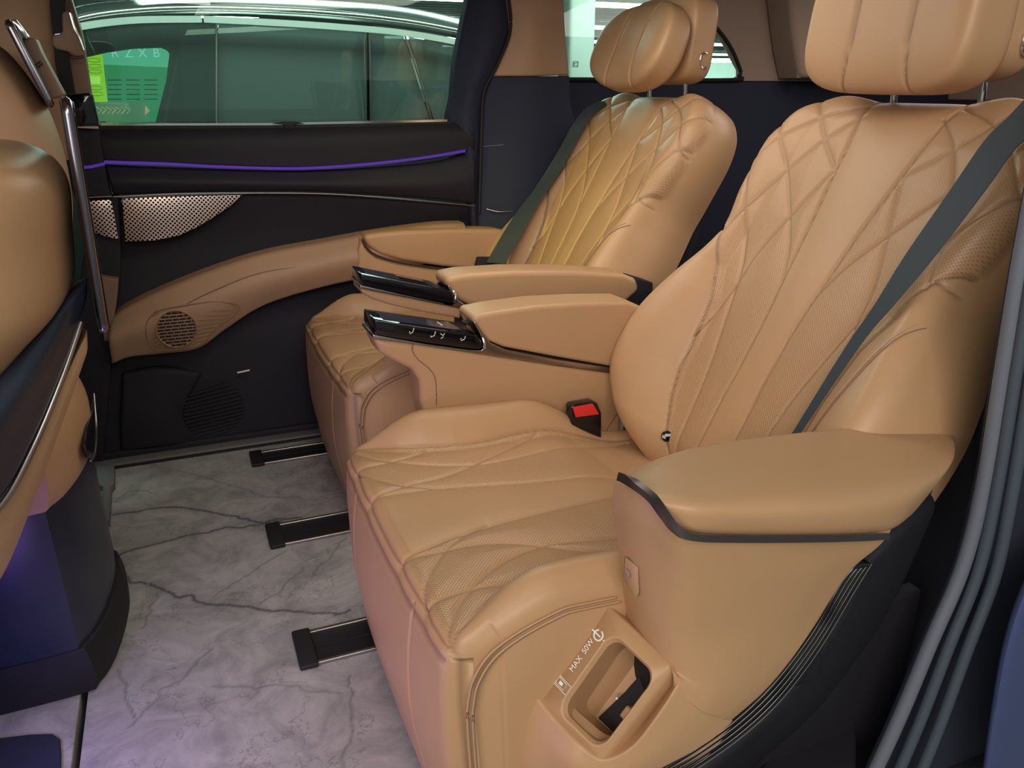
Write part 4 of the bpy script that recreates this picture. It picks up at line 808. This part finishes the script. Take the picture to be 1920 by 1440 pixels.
# phone pocket: tilted panel with a rounded opening, deep tray behind
TL, TR, BR, BL = at_(1130, 1128, .797), at_(1256, 1246, .688), at_(1124, 1420, .694), at_(1006, 1308, .788)
def bil(a, b, d=0.):
    p = (TL*(1-a)+TR*a)*(1-b)+(BL*(1-a)+BR*a)*b; n_ = np.cross(TR-TL, BL-TL); n_ /= np.linalg.norm(n_)
    if n_[1] > 0: n_ = -n_
    return p+n_*d
def rr_loop(a0, a1, b0, b1, ra, rb, k=8):
    out = []
    for ca, cb, s0 in ((a1-ra, b1-rb, 0), (a0+ra, b1-rb, 1), (a0+ra, b0+rb, 2), (a1-ra, b0+rb, 3)):
        for i in range(k+1):
            t_ = (s0+i/k)*math.pi/2; out.append((ca+ra*math.cos(t_), cb+rb*math.sin(t_)))
    return out
def loop_strip(name, loops, mat, parent, cap=None, **kw):
    V = [p for L_ in loops for p in L_]; k = len(loops[0]); Fc = gfaces(len(loops), k, cv=True)
    if cap: Fc.append(tuple(range((len(loops)-1)*k, len(loops)*k)))
    return mesh(name, V, Fc, mat, parent, **kw)
outer = rr_loop(0, 1, 0, 1, .02, .02); i1 = rr_loop(.27, .985, .11, .975, .16, .15); i2 = rr_loop(.30, .965, .135, .95, .15, .14); i3 = rr_loop(.33, .945, .155, .93, .14, .13)
pk = loop_strip('phone_pocket', [[bil(a, b, -.045) for a, b in rr_loop(-.01, 1.08, -.01, 1.06, .06, .06)], [bil(a, b, -.010) for a, b in rr_loop(-.01, 1.06, -.01, 1.045, .06, .06)], [bil(a, b, .0) for a, b in rr_loop(0, 1.02, 0, 1.01, .05, .05)], [bil(a, b, .001) for a, b in i1], [bil(a, b, .004) for a, b in rr_loop(.285, .975, .122, .963, .155, .145)], [bil(a, b, .001) for a, b in i2], [bil(a, b, -.004) for a, b in i3]], M['tan'], c1, sharp=0)
loop_strip('tray', [[bil(a, b, -.004) for a, b in i3], [bil(a, b, -.03) for a, b in i3], [bil(a, b, -.085) for a, b in rr_loop(.345, .935, .16, .92, .12, .12)]], M['tan'], pk, cap=True, sharp=40)
dk = lambda a, b, d: bil(a, b, d)
prism('tray_shade_patch', [dk(.62, .22, -.082), dk(.92, .22, -.082), dk(.92, .90, -.082), dk(.50, .90, -.082), dk(.58, .55, -.082)], bil(.5, .5, .004)-bil(.5, .5, 0), M['rubber'], pk, r=.002)  # black patch that paints the shade in the tray's dark half
prism('phone_stop', [dk(.80, .56, -.07), dk(.91, .56, -.07), dk(.91, .68, -.07), dk(.80, .68, -.07)], bil(.5, .5, .035)-bil(.5, .5, 0), M['tan'], pk, r=.003)
tube('tray_rib', [dk(.52, .62, -.082), dk(.60, .62, -.060)], .0015, M['white'], pk)
# printed marks on the pocket panel
ydir = TL-TR; xdir = TL-BL                   # the lettering runs up the panel
def mark(a, b): return bil(a, b, .0022)
text('pocket_lettering', 'MAX  50W', mark(.165, .46), -(BL-TL), ydir, .0105, M['white'], pk)
c_ = mark(.19, .235); xd = (TL-BL)/np.linalg.norm(TL-BL); yd = (TL-TR)/np.linalg.norm(TL-TR)
tube('charging_mark', [c_+.0065*(math.cos(a)*xd+math.sin(a)*yd) for a in np.linspace(.5, 2*math.pi-.1, 22)], .0013, M['white'], pk, k=6)
tube('charging_mark', [c_-.004*yd, c_+.0115*yd], .0013, M['white'], pk, k=6)
cyl('charging_mark', c_-.0105*yd, bil(.5, .5, 1)-bil(.5, .5, 0), .0013, .001, M['white'], pk, k=10)
c_ = mark(.155, .76)
for s_, o_ in ((1.0, 0), (1.45, .003)):
    tube('phone_mark', [c_-o_*yd+s_*(a*.0045*xd+b*.0075*yd) for a, b in ((1, 1), (1, -1), (-1, -1), (-1, 1), (1, 1))], .0006, M['white'], pk, k=5)
prism('phone_mark', [c_+a*.0022*xd+b*.003*yd for a, b in ((1, 1), (1, -1), (-1, -1), (-1, 1))], bil(.5, .5, .0006)-bil(.5, .5, 0), M['white'], pk, r=0)
# small flush cover on the console
cv = [at_(u, v, y) for u, v, y in ((1172, 1044, .762), (1196, 1062, .735), (1198, 1108, .735), (1193, 1118, .738), (1176, 1096, .760), (1170, 1080, .764))]
prism('flush_cover', cv, (-.0015, -.003, 0), M['tan'], c1, r=.002)
tube('flush_cover_gap', cv, .0010, M['mocha'], c1, closed=True)
prism('flush_cover_notch', [at_(1173, 1066, .757), at_(1180, 1071, .750), at_(1180, 1083, .750), at_(1173, 1078, .757)], (-.001, -.003, 0), M['taupe'], c1, r=.001)
# gloss black ribbed strip along the lower rear edge
inn = [(1612, 1058), (1592, 1068), (1566, 1105), (1525, 1178), (1482, 1238), (1430, 1298), (1370, 1352), (1300, 1402), (1225, 1448), (1150, 1500)]
out_ = [(1632, 1056), (1628, 1062), (1598, 1110), (1552, 1188), (1506, 1256), (1450, 1324), (1388, 1380), (1316, 1432), (1246, 1478), (1180, 1530)]
I_ = crom(np.array([at_(u, v, .668) for u, v in inn]), 70); O_ = crom(np.array([at_(u, v, .672) for u, v in out_]), 70)
V = np.concatenate([I_, O_, O_+np.array((0, .05, 0)), I_+np.array((0, .05, 0))]); k = 70
mesh('gloss_strip', V, [(j*k+i, j*k+i+1, ((j+1) % 4)*k+i+1, ((j+1) % 4)*k+i) for j in range(4) for i in range(k-1)]+[(0, k, 2*k, 3*k), (k-1, 2*k-1, 3*k-1, 4*k-1)], M['gloss'], c1)
for f in (.08, .32, .56, .80): tube('strip_rib', [I_[i]*(1-f)+O_[i]*f+np.array((0, -.0015, 0)) for i in range(k)], .0030, M['gloss'], c1, k=8)
tube('strip_edge', [O_[i]+np.array((0, -.002, 0)) for i in range(k)], .0012, M['satin'], c1, k=6)
# dark skirt behind and below the strip
sk = [[at_(1628, 1056, .69), at_(1700, 985, .70), at_(1770, 930, .74)], [at_(1560, 1190, .70), at_(1620, 1150, .715), at_(1680, 1130, .76)], [at_(1460, 1325, .71), at_(1520, 1320, .735), at_(1560, 1320, .79)], [at_(1330, 1440, .72), at_(1400, 1440, .75), at_(1440, 1440, .80)], [at_(1180, 1560, .73), at_(1280, 1560, .76), at_(1330, 1560, .80)]]
patch('side_skirt', [[p for p in r] for r in sk], (0, .10, 0), M['dark'], c1, r=.02, n=40, m=20)
box('base_side_panel', (.52, .762, .004), (1.02, .790, .30), M['dark'], c1, r=.006)
box('gap_dark_box', (.86, 1.40, .004), (1.02, 1.444, .42), M['dark'], c1, r=.004)  # added dark box, stands in for shade in the gap
# lumbar logo disc on the bolster
bpy.context.view_layer.update(); br_ = next(o for o in c1.children if o.name.startswith('backrest')); hit = br_.ray_cast(Vector((0, 0, H))-c1.location, Vector(ray(1250, 818)).normalized()); lb = np.array(hit[1]+c1.location) if hit[0] else at(1250, 818, Y=1.25)

ax_ = ray(1250, 818); ax_ = -ax_/np.linalg.norm(ax_)
d_ = cyl('round_badge', lb+ax_*.003, ax_, .0112, .004, M['gloss'], c1, k=24)
for a in range(5): tube('badge_mark', [lb+ax_*.0076+np.array((math.cos(a*.5+3.4)*.004, 0, math.sin(a*.5+3.4)*.004)), lb+ax_*.0076+np.array((math.cos(a*.5+3.4)*.0068, 0, math.sin(a*.5+3.4)*.0068))], .0006, M['white'], d_, k=5)
tube('badge_mark', [lb+ax_*.0076+np.array((-.002, 0, .005)), lb+ax_*.0076+np.array((0, 0, .001)), lb+ax_*.0076+np.array((.003, 0, .001))], .0012, M['white'], d_, k=5)
# buckle
bkl = thing('seat_belt_buckle', tuple(at(1100, 800, Y=1.40)), 'black seat belt buckle with red button beside the near chair cushion', 'buckle')
q = P3([(1070, 765), (1074, 760), (1112, 753), (1120, 756), (1128, 775), (1128, 830), (1072, 830)], 1.395)
prism('buckle_body', q, (0, .026, 0), M['gloss'], bkl, r=.003)
prism('release_button', [at(1074, 764, Y=1.3935), at(1112, 757, Y=1.3935), at(1124, 777, Y=1.3935), at(1080, 783, Y=1.3935)], (0, .020, 0), M['red'], bkl, r=.0015)

# ================================================================== SEAT RAILS
rail_labels = ['chrome edged seat rail in the floor under the near chair, nearest rail', 'middle of the three floor seat rails, between the two captain chairs', 'farthest floor seat rail, below the far chair beside the door sill']
for (uf, vf, un, vn), lab, xe in (((548, 1186, 562, 1256), rail_labels[0], .9), ((498, 984, 508, 1028), rail_labels[1], 1.0), ((468, 848, 474, 874), rail_labels[2], 1.0)):
    y1 = at(uf, vf, Z=.006)[1]; y0 = at(un, vn, Z=.006)[1]; x0 = at(uf, vf, Z=.006)[0]; yc_ = (y0+y1)/2; hw = (y1-y0)/2
    t = thing('seat_rail', (x0, yc_, 0), lab, 'rail', 'seat rails in the floor')
    box('end_cap', (x0-.002, y0, .0), (x0+.034, y1, .011), M['rubber'], t, r=.004)
    box('channel', (x0+.02, y0+.012, .0005), (xe, y1-.012, .003), M['rubber'], t, r=0)
    for yy in (y0+.006, y1-.006-.009):
        box('rail_edge', (x0+.032, yy, .0), (xe, yy+.009, .008), M['satin'], t, r=.002)
    box('brush_strip', (x0+.035, yc_-.002, .002), (xe, yc_+.002, .006), M['dark'], t, r=0)

# ================================================================== SEAT BELTS
def ribbon(name, Lp, Rp, mat, parent=None, th=.0018, m=60, **k):
    A, B = crom(np.array(Lp), m), crom(np.array(Rp), m); n_ = np.cross(B-A, np.gradient(A, axis=0)); n_ /= np.linalg.norm(n_, axis=1, keepdims=True); n_ *= th/2
    ed = (B-A)/np.linalg.norm(B-A, axis=1, keepdims=True)*th*.5
    G = np.stack([A+n_, B+n_, B+ed, B-n_, A-n_, A-ed], 1); Fc = gfaces(m, 6, cv=True)+[tuple(range(6)), tuple(reversed(range((m-1)*6, m*6)))]
    return mesh(name, G.reshape(-1, 3), Fc, mat, parent, sharp=40, **k)
bt = thing('seat_belt', tuple(at(1700, 520, Y=.93)), 'slate seat belt crossing the near captain chair backrest', 'seat belt')
def on_back(u, v, off):                 # point where the sight line meets the plane of the backrest raised by off
    d = ray(u, v); N0, N1 = -math.cos(TH), math.sin(TH); k_ = (off+.84*N0-(H-.38)*N1)/(d[0]*N0+d[2]*N1); return np.array((0, 0, H))+d*k_
ribbon('webbing', [on_back(*p) for p in ((1990, 110, .10), (1897, 213, .085), (1847, 263, .075), (1780, 360, .065), (1697, 480, .055), (1640, 572, .048), (1580, 660, .040), (1480, 822, .030))],
                  [on_back(*p) for p in ((2030, 160, .10), (1935, 250, .090), (1900, 283, .082), (1847, 357, .075), (1753, 480, .066), (1680, 567, .055), (1613, 647, .042), (1487, 832, .030))], M['belt'], bt)
bt2 = thing('seat_belt', tuple(at(1000, 370, Y=2.36)), 'dark seat belt hanging beside the far captain chair backrest', 'seat belt')
ribbon('webbing', [at_(*p) for p in ((1122, 190, 2.36), (1097, 205, 2.36), (1073, 235, 2.36), (1047, 283, 2.37), (1007, 347, 2.37), (973, 393, 2.36), (945, 435, 2.34), (912, 492, 2.32))],
                  [at_(*p) for p in ((1160, 190, 2.30), (1128, 203, 2.32), (1108, 218, 2.32), (1087, 253, 2.32), (1057, 310, 2.32), (1017, 370, 2.31), (990, 417, 2.29), (948, 495, 2.26))], M['belt'], bt2)
prism('lower_anchor', [at_(u, v, 2.33) for u, v in ((899, 484), (940, 484), (946, 508), (893, 508))], (0, .03, 0), M['dark'], bt2, r=.003)

# ================================================================== FRONT LEFT: seats, console, screens
fs = thing('front_seat', (-.45, 1.10, 0), 'tan front passenger seat at the left edge with navy hard shell', 'car seat')
sil = [(.985, -.135), (.968, -.122), (.94, -.114), (.894, -.119), (.829, -.129), (.785, -.166), (.739, -.206), (.69, -.26), (.62, -.33)]
rows = []
for z, xs_ in sil:
    rows.append([(xs_-.55, .80, z), (xs_-.33, .80, z), (xs_-.14, .835, z+.0), (xs_-.035, .90, z), (xs_, 1.0, z), (xs_-.005, 1.15, z), (xs_-.05, 1.30, z), (xs_-.15, 1.36, z)])
patch('backrest', [[np.array(p) for p in r] for r in rows], (-.18, .12, 0), M['tan'], fs, n=50, m=70, r=.03)
shell = [[at_(-260, 860, .86), at_(-100, 800, .88), at_(0, 705, .93), at_(75, 618, .97), at_(130, 555, 1.0), at_(166, 518, 1.03)],
         [at_(-260, 950, .84), at_(-100, 880, .86), at_(0, 800, .90), at_(75, 700, .95), at_(128, 620, .99), at_(164, 560, 1.02)],
         [at_(-260, 1090, .85), at_(-100, 1020, .87), at_(0, 945, .91), at_(62, 835, .95), at_(118, 700, .99), at_(152, 600, 1.02)]]
patch('hard_shell', shell, (-.02, .08, -.02), M['carbon'], fs, n=30, m=50, r=.012)
tube('shell_rim', [at_(-260, 1094, .848), at_(-100, 1024, .868), at_(0, 948, .908), at_(62, 838, .948), at_(118, 704, .988), at_(152, 604, 1.018)], .0030, M['satin'], fs, m=60)
patch('lower_cover', [[at_(-260, 1110, .87), at_(-100, 1040, .89), at_(0, 958, .93), at_(66, 840, .965), at_(122, 705, 1.0), at_(165, 620, 1.03)],
                      [at_(-260, 1200, .88), at_(-100, 1130, .90), at_(0, 1030, .94), at_(72, 880, .97), at_(128, 730, 1.0), at_(166, 640, 1.03)],
                      [at_(-260, 1260, .90), at_(-100, 1200, .92), at_(0, 1092, .96), at_(70, 925, .985), at_(130, 760, 1.01), at_(166, 655, 1.03)]], (-.02, .08, -.01), M['tan'], fs, n=20, m=50, r=.008)
def blob(name, c, rad, ex, mat, par, nn=40, mm=60):
    th = np.linspace(-math.pi/2, math.pi/2, nn); ph = np.linspace(0, 2*math.pi, mm, endpoint=False); sg = lambda v: np.sign(v)*np.abs(v)**ex
    T_, Ph = np.meshgrid(th, ph, indexing='ij')
    Q = np.stack([rad[0]*sg(np.cos(T_))*sg(np.cos(Ph))+c[0], rad[1]*sg(np.cos(T_))*sg(np.sin(Ph))+c[1], rad[2]*sg(np.sin(T_))+c[2]], 2)
    return mesh(name, Q.reshape(-1, 3), gfaces(nn, mm, cv=True), mat, par, sharp=0)
blob('headrest', (-.245, .96, 1.155), (.095, .13, .085), .55, M['tan'], fs)
for y in (.93, 1.03): tube('headrest_post', [(-.26, y, 1.05), (-.26, y, 1.12)], .006, M['chrome'], fs)
box('seat_base', (-1.05, .86, .004), (-.42, 1.34, .30), M['dark'], fs, r=.03)
box('seat_cushion', (-1.15, .84, .30), (-.45, 1.36, .46), M['tan'], fs, r=.05)
prism('back_support', [(-.55, .9, .3), (-.40, .9, .3), (-.28, .9, .75), (-.50, .9, .75)], (0, .40, 0), M['dark'], fs, r=.02)
# far front seat
fd = thing('front_seat', (-.5, 2.08, 0), 'brown leather driver seat partly hidden behind the upright screens at the left edge', 'car seat')
rows = []
for z, xs_ in ((1.14, -.300), (1.08, -.262), (1.02, -.236), (.96, -.222), (.88, -.215), (.78, -.222), (.65, -.26), (.5, -.32)):
    rows.append([np.array(p) for p in ((xs_-.5, 1.80, z), (xs_-.25, 1.80, z), (xs_-.08, 1.84, z), (xs_, 1.95, z), (xs_-.005, 2.15, z), (xs_-.06, 2.30, z), (xs_-.2, 2.36, z))])
patch('backrest', rows, (-.15, .10, 0), M['tan_soft'], fd, n=40, m=50, r=.03)
box('seat_base', (-1.05, 1.86, .004), (-.45, 2.30, .30), M['dark'], fd, r=.03)
box('seat_cushion', (-1.15, 1.84, .30), (-.45, 2.32, .46), M['tan'], fd, r=.05)
# centre console between the front seats
cc = thing('centre_console', (-.5, 1.58, 0), 'centre console between front seats, tan above and dark below, lit blue on its side', 'console')
plan = [(-1.1, 1.40), (-.6, 1.405), (-.30, 1.412), (-.262, 1.435), (-.238, 1.50), (-.222, 1.60), (-.222, 1.70), (-.26, 1.775), (-.5, 1.79), (-1.1, 1.79)]
def prow(z, g=0., top=0.): return [np.array((x+g*(1 if x > -.7 else 0), y-g*(.5 if y < 1.6 else -.5), z)) for x, y in plan]
patch('lower_body', [prow(.385, -.004), prow(.2), prow(.06, .002), prow(.006, .002)], (-.05, 0, 0), M['carbon'], cc, n=30, m=120, r=.004)
patch('foot_trim', [prow(.095, .008), prow(.05, .016), prow(.004, .014)], (-.05, 0, 0), M['rubber'], cc, n=10, m=120, r=.003)
patch('tan_upper_body', [[p+np.array((-.11, 0, 0)) for p in prow(.66, -.02)], [p+np.array((-.055, 0, 0)) for p in prow(.60, 0.0)], [p+np.array((-.005, 0, 0)) for p in prow(.50, .006)], prow(.42, .008), prow(.375, .000)], (-.05, 0, 0), M['tan'], cc, n=40, m=120, r=.008)
for d in (0, .010): tube('double_stitching', [np.array((-.262-.1*(max(0, z-.5))/.1*.5+.008, 1.455+d, z)) for z in (.385, .42, .46, .50, .56)], .0010, M['mocha'], cc, m=30, k=6)
prism('rear_compartment', [at(u, v, X=-.214) for u, v in ((176, 738), (180, 800), (178, 845), (170, 862), (160, 858), (154, 835), (158, 800), (170, 765))], (.006, 0, 0), M['gloss'], cc, r=.002)
tube('compartment_rim', [at(u, v, X=-.208) for u, v in ((176, 738), (181, 800), (179, 845), (170, 864))], .0016, M['satin'], cc, m=24)
box('console_top', (-1.1, 1.42, .60), (-.36, 1.80, .66), M['carbon'], cc, r=.02)
# light strip under the front seat that throws the blue and purple glow
tube('under_seat_light_strip', [(-.95, .88, .305), (-.50, .88, .305)], .004, M['blue_l'], fs)

def tablet(name_label, n0, n1, depth, th, r=.010):
    """n0/n1: bottom and top of the near short edge; depth: vector along the long side; th: thickness vector"""
    t = thing('rear_screen', tuple((n0+n1)/2), name_label, 'screen', 'rear seat screens behind the front seats')
    n0, n1, depth, th = map(np.array, (n0, n1, depth, th)); up_ = n1-n0; L = np.linalg.norm(up_); uh = up_/L; dh = depth/np.linalg.norm(depth)
    out = []; R_ = .016
    for cu, cd, a0 in ((R_, R_, 180), (L-R_, R_, 90), (L-R_, np.linalg.norm(depth)-R_, 0), (R_, np.linalg.norm(depth)-R_, -90)):
        for k in range(7):
            a = math.radians(a0+90-k*15) if False else math.radians(a0+90-15*k)
            out.append(n0+uh*(cu+R_*math.sin(a))+dh*(cd+R_*math.cos(a)))
    prism('frame', out, th, M['screen_rim'], t, r=.0055, seg=4, angle=60)
    ctr = sum(out)/len(out)
    prism('display_glass', [ctr+(p-ctr)*.965+th*1.0 for p in out], th*.12, M['gloss'], t, r=.0008)
    prism('back_cover', [ctr+(p-ctr)*.95-th*.10 for p in out], th*.12, M['dark'], t, r=.0008)
    return t
n0, n1 = at(188, 632, Y=1.0), at(113, 183, Y=1.0)
t1 = tablet('upright silver edged screen behind the front passenger seat, nearest screen', n0, n1, (-.030, .30, 0), (.0105, .0010, 0))
tube('screen_bracket', [np.array((-.135, 1.12, .92)), np.array((-.19, 1.12, .92))], .012, M['dark'], t1)
n0, n1 = at(92, 205, Y=1.90), at(6, 38, Y=1.90)
t2 = tablet('tilted slim screen behind the driver seat, farther and higher one', n0, n1, (-.030, .30, 0), (.011, .001, .005))
prism('screen_bracket', [at_(u, v, 2.02) for u, v in ((40, 70), (66, 72), (78, 100), (120, 178), (96, 186), (62, 128))], (0, .06, 0), M['mocha'], t2, r=.004)
prism('chrome_hook', [at_(u, v, 2.00) for u, v in ((17, 38), (30, 36), (56, 70), (46, 74))], (0, .02, 0), M['chrome'], t2, r=.002)
tube('hinge_pin', [at_(66, 126, 2.01), at_(78, 117, 2.01)], .004, M['gun'], t2)
# belt height adjuster and belt on the door pillar
fb = thing('seat_belt', tuple(at(110, 90, Y=2.42)), 'black front seat belt on the door pillar with brown anchor cover', 'seat belt')
prism('anchor_cover', [at_(u, v, 2.41) for u, v in ((116, 24), (124, 20), (132, 22), (138, 46), (146, 66), (154, 84), (158, 96), (158, 106), (138, 106), (128, 97), (106, 92), (98, 84), (98, 66), (112, 64), (117, 58))], (0, .05, 0), M['mocha'], fb, r=.005)
tube('anchor_chrome', [at_(131, 24, 2.405), at_(140, 54, 2.405), at_(149, 72, 2.405), at_(157, 94, 2.405)], .0032, M['chrome'], fb, m=20)
tube('anchor_clip', [at_(132, 107, 2.405), at_(145, 108, 2.405), at_(158, 106, 2.405)], .0030, M['gun'], fb, m=12)
ribbon('webbing', [at_(92, -40, 2.44), at_(95, 20, 2.44), at_(101, 64, 2.44)], [at_(121, -40, 2.44), at_(122, 20, 2.44), at_(117, 62, 2.44)], M['rubber'], fb)
ribbon('webbing', [at_(102, 92, 2.44), at_(106, 130, 2.44), at_(118, 176, 2.44)], [at_(127, 96, 2.44), at_(133, 130, 2.44), at_(141, 176, 2.44)], M['rubber'], fb)

# ================================================================== NEAR DOOR OPENING, right edge
na = thing('wall_left', (1.1, .7, 0), 'near rear pillar with rubber door seals at the right edge', None, kind='structure')
C_ = [(1985, 100), (1950, 300), (1913, 497), (1883, 680), (1847, 897), (1806, 1060), (1747, 1200), (1680, 1360), (1600, 1530)]
tube('door_seal', [at_(u, v, .690) for u, v in C_], .0105, M['slate_l'], na, m=90, up=(0, 1, 0), k=14)
tube('door_seal', [at_(u+24+max(0, v-900)*.03, v+10, .675) for u, v in C_], .0085, M['slate'], na, m=90, up=(0, 1, 0), k=14)
tube('door_seal', [at_(u+52+max(0, v-900)*.05, v+18, .660) for u, v in C_], .0085, M['slate'], na, m=90, up=(0, 1, 0), k=14)
base = [[at_(u-22, v, .715), at_(u+20, v, .700), at_(u+75, v+10, .685), at_(u+230, v+10, .68)] for u, v in C_]
patch('pillar_flange', base, (.05, .03, 0), M['navy'], na, n=70, m=20, r=.006)
patch('painted_panel', [[at_(2010, 1000, .60), at_(2150, 1000, .60)], [at_(1935, 1080, .60), at_(2150, 1100, .60)], [at_(1900, 1150, .60), at_(2150, 1150, .60)], [at_(1874, 1240, .60), at_(2150, 1240, .60)], [at_(1856, 1340, .60), at_(2150, 1340, .60)], [at_(1836, 1480, .60), at_(2150, 1480, .60)]], (.03, .02, 0), M['blue_lit_paint'], na, n=40, m=12, r=.03)
inner = [[at_(1880, 640, .86), at_(1886, 640, .80), at_(1905, 640, .73)], [at_(1850, 740, .88), at_(1850, 740, .81), at_(1872, 740, .73)], [at_(1790, 850, .92), at_(1815, 850, .83), at_(1846, 880, .73)], [at_(1740, 960, .98), at_(1785, 960, .86), at_(1830, 960, .73)],
         [at_(1660, 1090, .98), at_(1720, 1100, .86), at_(1785, 1100, .73)], [at_(1600, 1230, .96), at_(1660, 1250, .86), at_(1722, 1240, .73)], [at_(1560, 1330, .94), at_(1610, 1360, .85), at_(1672, 1370, .73)], [at_(1500, 1450, .92), at_(1560, 1480, .84), at_(1620, 1500, .73)]]
patch('inner_pillar_trim', inner, (.06, .02, 0), M['navy'], na, n=50, m=30, r=.02)
patch('floor_kick_trim', [[at(1625, 1180, Z=.10), at(1680, 1200, Z=.10)], [at(1590, 1270, Z=.05), at(1625, 1300, Z=.05)], [at(1500, 1345, Z=.012), at(1600, 1345, Z=.012)]], (0, .02, -.02), M['slate_l'], na, r=.003)
patch('step_cover', [[at(1440, 1420, Z=.05), at(1510, 1350, Z=.05), at(1580, 1322, Z=.05), at(1608, 1345, Z=.05)], [at(1400, 1480, Z=.05), at(1480, 1480, Z=.05), at(1560, 1480, Z=.05), at(1606, 1440, Z=.05)], [at(1380, 1560, Z=.04), at(1480, 1560, Z=.04), at(1560, 1560, Z=.04), at(1606, 1540, Z=.04)]], (0, 0, -.04), M['dark'], na, r=.012)
box('trim_near_sill', (-1.6, .66, -.10), (3.1, .80, -.004), M['dark'], r=.01)['kind'] = 'structure'
box('trim_near_quarter', (1.25, .70, 0), (3.1, .80, 1.05), M['navy'], r=.02)['kind'] = 'structure'
